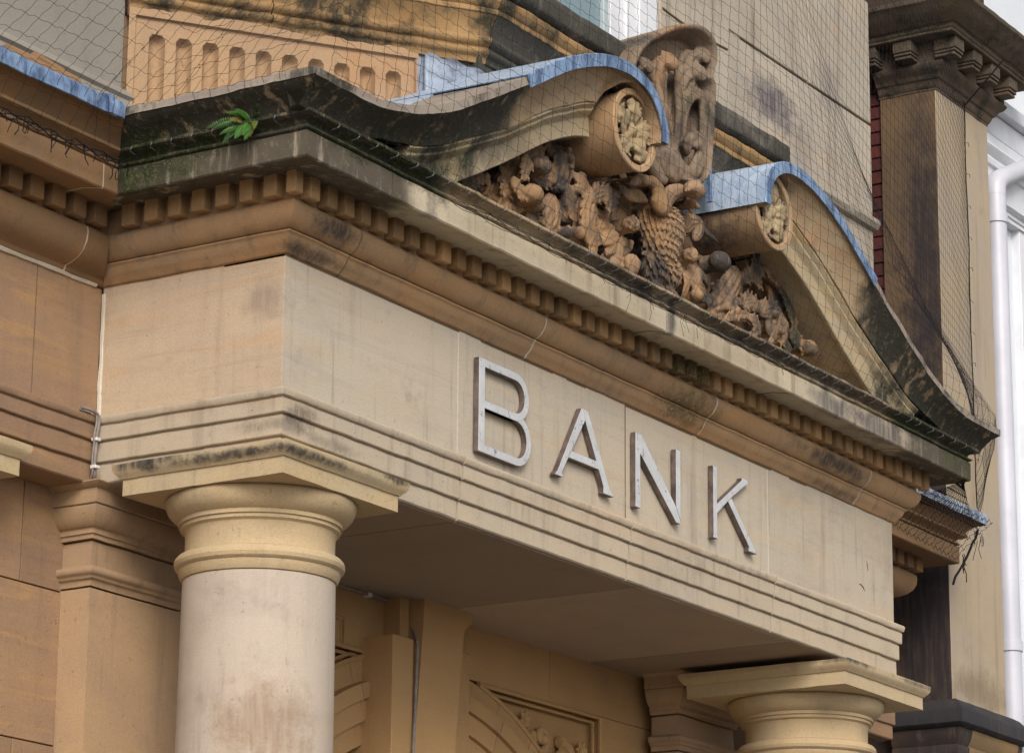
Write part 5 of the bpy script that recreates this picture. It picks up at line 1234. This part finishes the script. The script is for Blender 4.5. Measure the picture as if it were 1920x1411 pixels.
letter('letter', [[(3.424, 4.960), (3.475, 4.960), (3.468, 4.975), (3.466, 5.085), (3.466, 5.128), (3.466, 5.300), (3.474, 5.312), (3.424, 5.312), (3.430, 5.300), (3.430, 4.975)],
        [(3.4662, 5.085), (3.575, 5.165), (3.610, 5.190), (3.780, 5.296), (3.805, 5.312), (3.720, 5.312), (3.718, 5.300), (3.4662, 5.132)],
        [(3.5755, 5.165), (3.788, 4.982), (3.782, 4.960), (3.868, 4.960), (3.838, 4.988), (3.6105, 5.1895)]], 'letter K with splayed feet')
# ------------------------------------------------------------------ neighbouring building
nb = empty('soot_stained_building', (8.4, 1.6, 0), 'neighbouring building end with soot black pilaster side and modillion cornice at the right', 'building')
NP = [(8.0, 1.21), (8.0, 0.82), (8.80, 0.82), (8.80, 1.4)]
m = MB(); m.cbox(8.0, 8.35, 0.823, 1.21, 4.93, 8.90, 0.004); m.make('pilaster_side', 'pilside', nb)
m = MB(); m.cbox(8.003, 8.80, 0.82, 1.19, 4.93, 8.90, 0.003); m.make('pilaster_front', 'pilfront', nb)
m = MB(); m.cbox(8.0, 8.8, 0.82, 1.3, 0.12, 4.6, 0.004); m.make('pedestal', 'blackstone', nb)
m = MB(); m.box(8.04, 12, 1.24, 4, 0.12, 12); m.make('brick_backing', plain('dark_mortar', (0.05, 0.03, 0.028), 0.9), nb)
bmesh_brick = None
rows = 0
z = 6.2
bme = {}
while z < 9.0:
    off = 0.0 if rows % 2 else 0.11
    y = 1.0+off
    while y < 1.75:
        L = 0.213; y0 = max(1.213, y)
        if y+L > y0+0.02:
            key = round(y+L-y0, 3)
            if key not in bme:
                mb = MB(); mb.cbox(0, 0.06, 0, key, 0, 0.078, 0.003); me = bpy.data.meshes.new('brick'); me.from_pydata([tuple(v) for v in mb.v], [], mb.f); me.materials.append(M['brick']); bme[key] = me
            o = bpy.data.objects.new('brick', bme[key]); col.objects.link(o); attach(o, nb); o.location = (8.022+R.uniform(-0.002, 0.002), y0, z)
        y += L+0.009
    z += 0.088; rows += 1
NC = [(0.005, 8.862), (0.005, 8.875), (0.012, 8.88), (0.024, 8.905), (0.030, 8.925), (0.044, 8.93), (0.050, 8.945), (0.064, 8.962), (0.085, 8.975), (0.100, 8.995), (0.104, 9.01), (0.090, 9.02), (0.090, 9.155)]
sweep('architrave_moulding', NC, NP, 'darkcorn', nb, amp=0.003)
NCO = [(0.09, 9.150), (0.225, 9.145), (0.232, 9.155), (0.222, 9.165), (0.236, 9.175), (0.240, 9.195), (0.26, 9.20), (0.275, 9.215), (0.310, 9.235), (0.350, 9.270), (0.378, 9.300), (0.388, 9.305), (0.390, 9.335), (-0.15, 9.40)]
sweep('cornice_moulding', NCO, [(8.0, 1.8), (8.0, 0.82), (8.80, 0.82), (8.80, 1.6)], 'darkcorn', nb, amp=0.004)
m = MB(); m.cbox(7.99, 8.80, 0.81, 1.8, 9.36, 11, 0.004); m.make('parapet_pier', 'blackstone', nb)
m = MB(); m.box(8.1, 8.75, 0.9, 1.6, 8.88, 9.2); m.make('cornice_core', 'blackstone', nb)
def modillion(x, y, rot):
    if not hasattr(modillion, 'me'):
        b = MB(); b.cbox(-0.065, 0.065, -0.125, 0.03, -0.075, 0.002, 0.004); b.cbox(-0.060, 0.060, -0.118, 0.03, -0.095, -0.079, 0.003); b.cbox(-0.055, 0.055, -0.108, 0.03, -0.118, -0.099, 0.003)
        me = bpy.data.meshes.new('modillion'); me.from_pydata([tuple(v) for v in b.v], [], b.f); me.materials.append(M['darkcorn']); modillion.me = me
    o = bpy.data.objects.new('modillion', modillion.me); col.objects.link(o); attach(o, nb); o.location = (x, y, 9.146); o.rotation_euler.z = rot
for i in range(4): modillion(7.935+i*0.28, 0.735, 0)
for i in range(4): modillion(7.915, 0.95+i*0.25, -PI/2)
BS = [(0.02, 4.55), (0.02, 4.60), (0.045, 4.61), (0.045, 4.66), (0.035, 4.665), (0.055, 4.70), (0.068, 4.74), (0.070, 4.765)]
sweep('base_moulding', BS, NP, 'blackstone', nb)
sweep('base_moulding', [(a+0.001, z+0.0006) for a, z in BS], [(8.12, 0.818), (8.80, 0.818)], stone('ochre_base_moulding', (0.26, 0.17, 0.075), (0.16, 0.11, 0.06), (0.3, 0.2, 0.08), var=0.02), nb)
sweep('ledge', [(0.075, 4.768), (0.108, 4.785), (0.112, 4.79), (0.112, 4.868), (0.06, 4.925), (0.03, 4.942), (-0.02, 4.945)], NP, 'ledge', nb, amp=0.002)
# white building beyond
wb = empty('white_painted_building', (10.5, 1.5, 0), 'bright white painted shopfront wall with pilaster capital beyond the dark pilaster', 'building')
m = MB(); m.cbox(8.83, 14, 1.02, 3, 0.12, 12.5, 0.005); m.make('wall', 'whitewall', wb)
m = MB(); m.cbox(8.86, 9.16, 0.93, 1.1, 0.12, 8.42, 0.005); m.make('pilaster', 'white', wb)
WC = [(0.0, 8.40), (0.0, 8.425), (0.012, 8.43), (0.016, 8.45), (0.03, 8.455), (0.012, 8.46), (0.012, 8.475)]
sweep('capital', WC, [(8.87, 1.1), (8.87, 0.95), (9.9, 0.95)], 'white', wb, cham=0)
sweep('capital', [(0.0, 8.475), (0.02, 8.48), (0.024, 8.64), (0.03, 8.66), (0.05, 8.67), (0.06, 8.70), (0.05, 8.725), (0.075, 8.74), (0.095, 8.77), (0.085, 8.79), (0.06, 8.80), (0.06, 8.87), (0.03, 8.875)], [(8.90, 1.1), (8.90, 0.93), (11, 0.93)], 'white', wb, cham=0)
m = MB(); m.cbox(8.90, 14, 0.90, 1.1, 8.90, 9.06, 0.004); m.cbox(8.92, 14, 0.84, 1.1, 9.065, 9.16, 0.004); m.make('fascia', 'white', wb)
m = MB(); m.cbox(9.20, 9.27, 0.965, 1.1, 0.12, 8.42, 0.004); m.cbox(9.62, 9.72, 0.965, 1.1, 0.12, 8.42, 0.004); m.make('panel_moulding', 'white', wb)
# downpipe
dp = empty('white_downpipe', (8.975, 0.86, 0.12), 'white drainpipe with a cranked top running down beside the pale pilaster', 'drainpipe')
px_, py_ = 8.985, 0.855
m = MB(); m.tube([(px_, py_, 0.2), (px_, py_, 5.25), (px_, py_, 8.45)], 0.068, 24); m.make('pipe', 'pvc', dp, 60)
m = MB(); m.tube([(px_, py_, 8.44), (px_, py_, 8.50), (px_+0.02, py_-0.004, 8.545), (px_+0.06, py_-0.01, 8.575), (px_+0.6, py_-0.01, 8.83), (px_+1.4, py_-0.01, 9.2)], [0.069, 0.069, 0.067, 0.065, 0.062, 0.062], 24); m.make('bend', 'pvc', dp, 60)
for zc in (8.28, 5.43, 2.4):
    m = MB(); vs, fs = lathe([(0.066, zc-0.035), (0.078, zc-0.033), (0.078, zc+0.030), (0.066, zc+0.033)], px_, py_, 24); m.add(vs, fs); m.cbox(px_-0.09, px_+0.09, py_+0.05, py_+0.1, zc-0.02, zc+0.02, 0.002); m.make('collar', 'pvc', dp, 40)

# ------------------------------------------------------------------ cables
cb = empty('corner_cable', (-0.05, 0.87, 4.62), 'thin clipped cable dropping down the inner corner left of the porch', 'cable')
path = catmull([(-0.16, YF-0.048, 4.894), (-0.11, YF-0.052, 4.896), (-0.062, YF-0.056, 4.884), (-0.052, YF-0.056, 4.85), (-0.056, YF-0.05, 4.80), (-0.05, YF-0.045, 4.76), (-0.05, YF-0.04, 4.70), (-0.045, YF-0.04, 4.65), (-0.03, YF-0.02, 4.625)], 5)
m = MB(); m.tube(path, 0.0065, 8); m.make('cable_run', 'cable', cb, 60)
m = MB(); m.tube([p+Vector((-0.011, 0.003, 0.003)) if i > 6 else p+Vector((-0.004, 0.004, -0.010)) for i, p in enumerate(path)], 0.005, 8); m.make('cable_run', 'cable', cb, 60)
for z in (4.785, 4.672):
    m = MB(); m.cbox(-0.066, -0.040, YF-0.060, YF-0.03, z-0.007, z+0.007, 0.002); m.make('clip', 'clip', cb)
cb = empty('porch_cable', (2.4, 1.0, 3.6), 'grey cable clipped under the porch soffit and down beside the keystone', 'cable')
path = catmull([(1.7, YP-0.02, 4.603), (2.1, YP-0.02, 4.600), (2.33, YP-0.02, 4.600), (2.50, YP-0.03, 4.590), (2.54, YP-0.04, 4.55), (2.50, 1.045, 4.44), (2.49, 1.03, 4.41), (2.445, 0.992, 4.395), (2.447, 0.99, 4.36), (2.44, 0.99, 4.2), (2.425, 0.985, 4.0), (2.405, 0.985, 3.75)], 6)
m = MB(); m.tube(path, 0.008, 8); m.make('cable_run', 'cable', cb, 60)
m = MB(); m.cbox(2.26, 2.29, YP-0.032, YP, 4.588, 4.606, 0.002); m.make('clip', 'clip', cb)

# ------------------------------------------------------------------ fern growing from the cornice
fern = empty('cornice_fern', (-0.33, -0.05, 5.85), 'small bright green fern growing from the mossy cornice edge', 'fern')
rf = random.Random(11)
def frond(origin, dirv, L, droop, mat, wid=0.022):
    b = MB(); P = []; d = Vector(dirv).normalized(); p = Vector(origin)
    n = 19
    for i in range(n+1): P.append(p.copy()); p = p+d*(L/n); d = (d+Vector((0, 0, -droop/n))).normalized()
    b.tube(P, 0.0012, 4)
    for i in range(2, n+1):
        t_ = (P[i]-P[i-1]).normalized(); sd_ = t_.cross(Vector((-0.75, -0.5, 0.35))).normalized()
        ll = wid*math.sin(PI*min(1, (i/n)*0.85+0.14))**0.8*(1.0 if i < n else 0.5)
        for sg in (-1, 1):
            tip = P[i]+sd_*sg*ll+t_*ll*0.35+Vector((0, 0, -0.002)); w_ = t_*0.0019
            mid = P[i]+sd_*sg*ll*0.55+t_*ll*0.15+Vector((-0.002, -0.002, 0.001))
            b.add([P[i]-w_*0.7, mid-w_*1.25, tip, mid+w_*1.25, P[i]+w_*0.7], [(0, 1, 2, 3, 4)])
    return b.make('frond', mat, fern)
base = (-0.335, -0.07, 5.858)
for dirv, L, dr, mt in (((-0.5, 0.10, 0.9), 0.13, 0.3, 'fern'), ((-0.6, 0.75, 0.35), 0.14, 1.0, 'fern'), ((-0.7, 0.6, 0.0), 0.12, 0.8, 'fern'), ((-0.5, 0.95, 0.55), 0.16, 1.3, 'fern'), ((-0.6, -0.75, 0.35), 0.13, 0.7, 'fern'),
                        ((-0.8, -0.55, 0.1), 0.10, 1.8, 'fernyel'), ((-0.8, -0.1, -0.2), 0.10, 1.2, 'fern'), ((-0.9, 0.2, -0.3), 0.10, 1.4, 'fern'), ((-0.7, -0.35, -0.1), 0.11, 2.2, 'fern'), ((-0.8, 0.3, 0.3), 0.09, 0.8, 'fernyel'),
                        ((-0.6, 0.35, 0.8), 0.09, 0.8, 'fern'), ((-0.5, -0.45, 0.6), 0.10, 0.9, 'fern'), ((-0.8, 0.9, 0.15), 0.13, 1.8, 'fern'), ((-0.5, 0.4, 0.5), 0.11, 1.0, 'fern'), ((-0.7, -0.9, -0.05), 0.10, 1.0, 'fern'), ((-0.7, 0.15, -0.6), 0.12, 0.4, 'fern'), ((-0.7, -0.2, -0.5), 0.12, 0.6, 'fern'), ((-0.6, 0.65, -0.3), 0.10, 1.0, 'fern'), ((-0.6, -0.5, -0.3), 0.09, 1.2, 'fernyel'), ((-0.9, -0.05, 0.1), 0.07, 2.5, 'fern')):
    frond((base[0]+rf.uniform(-0.01, 0.01), base[1]+rf.uniform(-0.02, 0.02), base[2]+rf.uniform(-0.01, 0.01)), dirv, L*1.08, dr, mt, rf.uniform(0.015, 0.021))
b = MB()
for i in range(60):
    b.ball((-0.33+rf.uniform(-0.03, 0.02), rf.uniform(-0.30, 0.45), 5.864+rf.uniform(-0.004, 0.006)), rf.uniform(0.006, 0.016), (1, 1.3, 0.5), 7, 5)
mo = remesh(b, 'cornice_moss', 'crown', porch, vox=0.005, amp=0.002, smoothit=0); mo['kind'] = 'stuff'

# ------------------------------------------------------------------ bird netting
net = empty('bird_netting', (2.7, -0.5, 5.8), 'fine black bird netting stretched over the pediment and upper wall', 'netting')
def poly_at(path, s):
    acc = 0
    for a, b in zip(path[:-1], path[1:]):
        L = (b-a).length
        if s <= acc+L or b is path[-1]: return a.lerp(b, (s-acc)/L if L else 0)
        acc += L
def plen(path): return sum((b-a).length for a, b in zip(path[:-1], path[1:]))
def netting(name, surf, nu, nv, rad=0.0009, wave=0.005, seed=0, cut=None, knots=True, first=0):
    """square mesh twine: surf(i/nu, j/nv) gives the hung surface"""
    b = MB(); rn = random.Random(seed)
    P = {}
    for i in range(nu+1):
        for j in range(nv+1):
            p = Vector(surf(i/nu, j/nv)); q = noise.noise_vector(p*1.7)*0.015
            P[i, j] = p+Vector((q.x, q.y*0.5, q.z))
    def strand(a, c, lean):
        mid1 = a.lerp(c, 0.3)+lean*wave; mid2 = a.lerp(c, 0.7)-lean*wave; return [a, mid1, mid2, c]
    def tri(pts):
        vs = []; fs = []; d = (pts[-1]-pts[0])
        if d.length < 1e-5: return
        d.normalize(); u = d.cross(Vector((0.3, 1, 0.2))).normalized(); w_ = d.cross(u)
        for p in pts:
            for k in range(3): vs.append(p+(u*math.cos(2*PI*k/3)+w_*math.sin(2*PI*k/3))*rad)
        for i in range(len(pts)-1):
            for k in range(3): fs.append((i*3+k, i*3+(k+1) % 3, i*3+3+(k+1) % 3, i*3+3+k))
        b.add(vs, fs)
    for i in range(nu+1):
        for j in range(nv+1):
            if cut and cut(P[i, j]): continue
            if i < nu and not (cut and cut(P[i+1, j])): tri(strand(P[i, j], P[i+1, j], Vector((0, 0, 1 if (i+j) % 2 else 0.6))))
            if j < nv and i >= first and not (cut and cut(P[i, j+1])):
                e = (P[min(i+1, nu), j]-P[max(i-1, 0), j]); e = e.normalized() if e.length > 1e-6 else Vector((1, 0, 0))
                tri(strand(P[i, j], P[i, j+1], e*(1 if (i+j) % 2 else -0.7)))
            if knots: b.ball(P[i, j], rad*1.9, (1, 1, 1), 4, 3)
    o = mk(name, b.v, b.f, 'net', net); o['kind'] = 'stuff'; return o
cell = 0.082
def prof_front(x, v):
    """v=0 at the cornice hooks, 1 far above"""
    zt = 9.1
    kn = [(0.0, -0.372, 5.835), (0.03, -0.40, 5.90), (0.07, -0.475, 6.02), (0.30, -0.53, 6.75), (0.48, -0.56, 7.25), (1.0, -0.62, zt)]
    for (a, ya, za), (b, yb, zb) in zip(kn[:-1], kn[1:]):
        if v <= b: f = (v-a)/(b-a); return ya+(yb-ya)*f, za+(zb-za)*f
    return kn[-1][1], kn[-1][2]
xa, xb = -0.37, W+0.36
nu = int((xb-xa)/cell); nv = int(3.35/0.068)
def s_front(u, v):
    x = xa+(xb-xa)*u; y, z = prof_front(x, v)
    f = max(0.0, min(1.0, (x-2.8)/3.0)); k = max(0.0, min(1.0, (v-0.30+0.23*f)/(0.5-0.22*f)))
    return (x-0.08*v*(1-u), y+0.62*f*k, z)
netting('net_panel', s_front, nu, nv, seed=1)
# left return and left facade: hangs from the bay corner down to the gutter hooks
LP = [Vector((-0.372, -0.37, 5.835)), Vector((-0.372, YF-0.38, 5.835)), Vector((-2.2, YF-0.40, 5.80))]
LL = plen(LP)
def s_left(u, v):
    p = poly_at(LP, LL*u)
    # outward of the path
    outx = Vector((-1, 0, 0)) if u*LL < 0.91 else Vector((0, -1, 0))
    if abs(u*LL-0.91) < 0.25: outx = (Vector((-1, -1, 0))*0.7)
    top = Vector((p.x*0.55+1.0, min(p.y, 0.2)-0.62, 8.2))
    kn = [(0.0, p+outx*0.0), (0.06, p+outx*0.10+Vector((0, 0, 0.15))), (1.0, top)]
    if v <= 0.06: return kn[0][1].lerp(kn[1][1], v/0.06)
    f = (v-0.06)/0.94; return kn[1][1].lerp(kn[2][1], f)
netting('net_panel', s_left, int(LL/cell), int(2.7/cell), seed=2)
# right: from the porch corner across to the neighbouring pilaster
def s_right(u, v):
    a = Vector(s_front(1.0, v)); c = Vector((8.375, 0.79, 6.1+2.77*v)); p = a.lerp(c, u); p.y -= 0.03*math.sin(PI*u); return p
netting('net_panel', s_right, 33, int(3.35/0.068), seed=3, wave=0.004, first=1)
m = MB(); m.tube([wob(Vector((8.375, 0.79, z)), 0.006, 5) for z in [6.2+i*0.06 for i in range(46)]], 0.004, 5)
for i in range(12): z = 6.3+i*0.21; m.tube([(8.375, 0.79, z), (8.40+R.uniform(0, 0.02), 0.785, z+R.uniform(-0.02, 0.02)), (8.43, 0.79, z-0.01)], 0.0016, 4)
m.tube([(8.37, 0.79, 8.86), (8.33, 0.60, 9.0), (8.36, 0.50, 9.12)], 0.006, 5); m.make('net_edge_rope', 'net', net)
# gathered net trailing below the porch corner to the lower gutter
C0 = Vector((W+0.355, -0.30, 5.80))
def s_tail(u, v):
    a = Vector((5.75+0.09*u, -0.31+0.05*u, 5.70)); c = Vector((6.0+1.75*u, 0.50, 5.93-0.02*u))
    p = a.lerp(c, v); p.z -= 0.12*math.sin(PI*v)*(1-u*0.4); return p
netting('net_panel', s_tail, 22, 13, seed=4, rad=0.0016)
def s_tail2(u, v):
    a = Vector((5.60+2.25*u, 0.455, 5.97)); c = Vector((5.60+1.95*u, 0.60-0.03*u, 5.80-0.10*v*u)); p = a.lerp(c, v); p.y -= 0.02*math.sin(PI*v); return p
netting('net_panel', s_tail2, 34, 5, seed=5, rad=0.0016, wave=0.015)
b = MB()
def scraggle(p0, spread, n, L, r=0.0022):
    for i in range(n):
        p = Vector(p0)+Vector((R.uniform(-1, 1)*spread[0], R.uniform(-1, 1)*spread[1], R.uniform(-1, 1)*spread[2])); P = [p]
        for k in range(R.randint(2, 4)): P.append(P[-1]+Vector((R.uniform(-0.02, 0.02), R.uniform(-0.012, 0.012), -L*R.uniform(0.3, 1.0)/3)))
        b.tube(P, r, 4)
for i in range(26): scraggle((-0.35-i*0.065, YF-0.385, 5.80), (0.03, 0.006, 0.006), 2, 0.10)
for q in range(3): b.tube([wob(Vector((-0.38-k*0.04, YF-0.385-0.004*q, 5.812-0.012*q-0.02*abs(math.sin(k*0.9+q)))), 0.010, 11) for k in range(48)], 0.0028, 5)
for i in range(40): x = R.uniform(0.7, 3.6); scraggle((x, -0.372, 5.80), (0.03, 0.003, 0.015), 1, 0.14 if 1.9 < x < 2.7 else 0.05, 0.001)
for q in range(4): b.tube([wob(Vector((0.6+k*0.05, -0.374, 5.803-0.012*q-0.012*abs(math.sin(k*0.7+q*2)))), 0.008, 13) for k in range(60)], 0.0014, 4)
for i in range(7): scraggle((7.72, 0.50, 5.87), (0.08, 0.03, 0.03), 1, 0.12, 0.002)
for i in range(5): scraggle((7.62, 0.56, 5.72), (0.03, 0.02, 0.02), 1, 0.16, 0.003)
b.tube([wob(Vector((7.74-0.03*k, 0.50+0.008*k, 5.90-0.045*k)), 0.02, 9) for k in range(9)], 0.008, 5)
o = mk('frayed_twine', b.v, b.f, 'net', net); o['kind'] = 'stuff'
# hooks holding the net along the cornice
hk = MB(); hk.tube([(0, 0.02, 0), (0, -0.008, 0.004), (0.006, -0.014, 0.012), (0.010, -0.012, 0.020), (0.004, -0.010, 0.024)], 0.0017, 5)
hme = bpy.data.meshes.new('net_hook'); hme.from_pydata([tuple(v) for v in hk.v], [], hk.f); hme.materials.append(M['wire'])
for i in range(44):
    o = bpy.data.objects.new('net_hook', hme); col.objects.link(o); attach(o, net); o.location = (-0.2+i*0.135+R.uniform(-0.02, 0.02), -0.362, 5.832+R.uniform(-0.004, 0.004))
for i in range(9):
    o = bpy.data.objects.new('net_hook', hme); col.objects.link(o); attach(o, net); o.location = (-0.362, -0.2+i*0.1, 5.835); o.rotation_euler.z = -PI/2
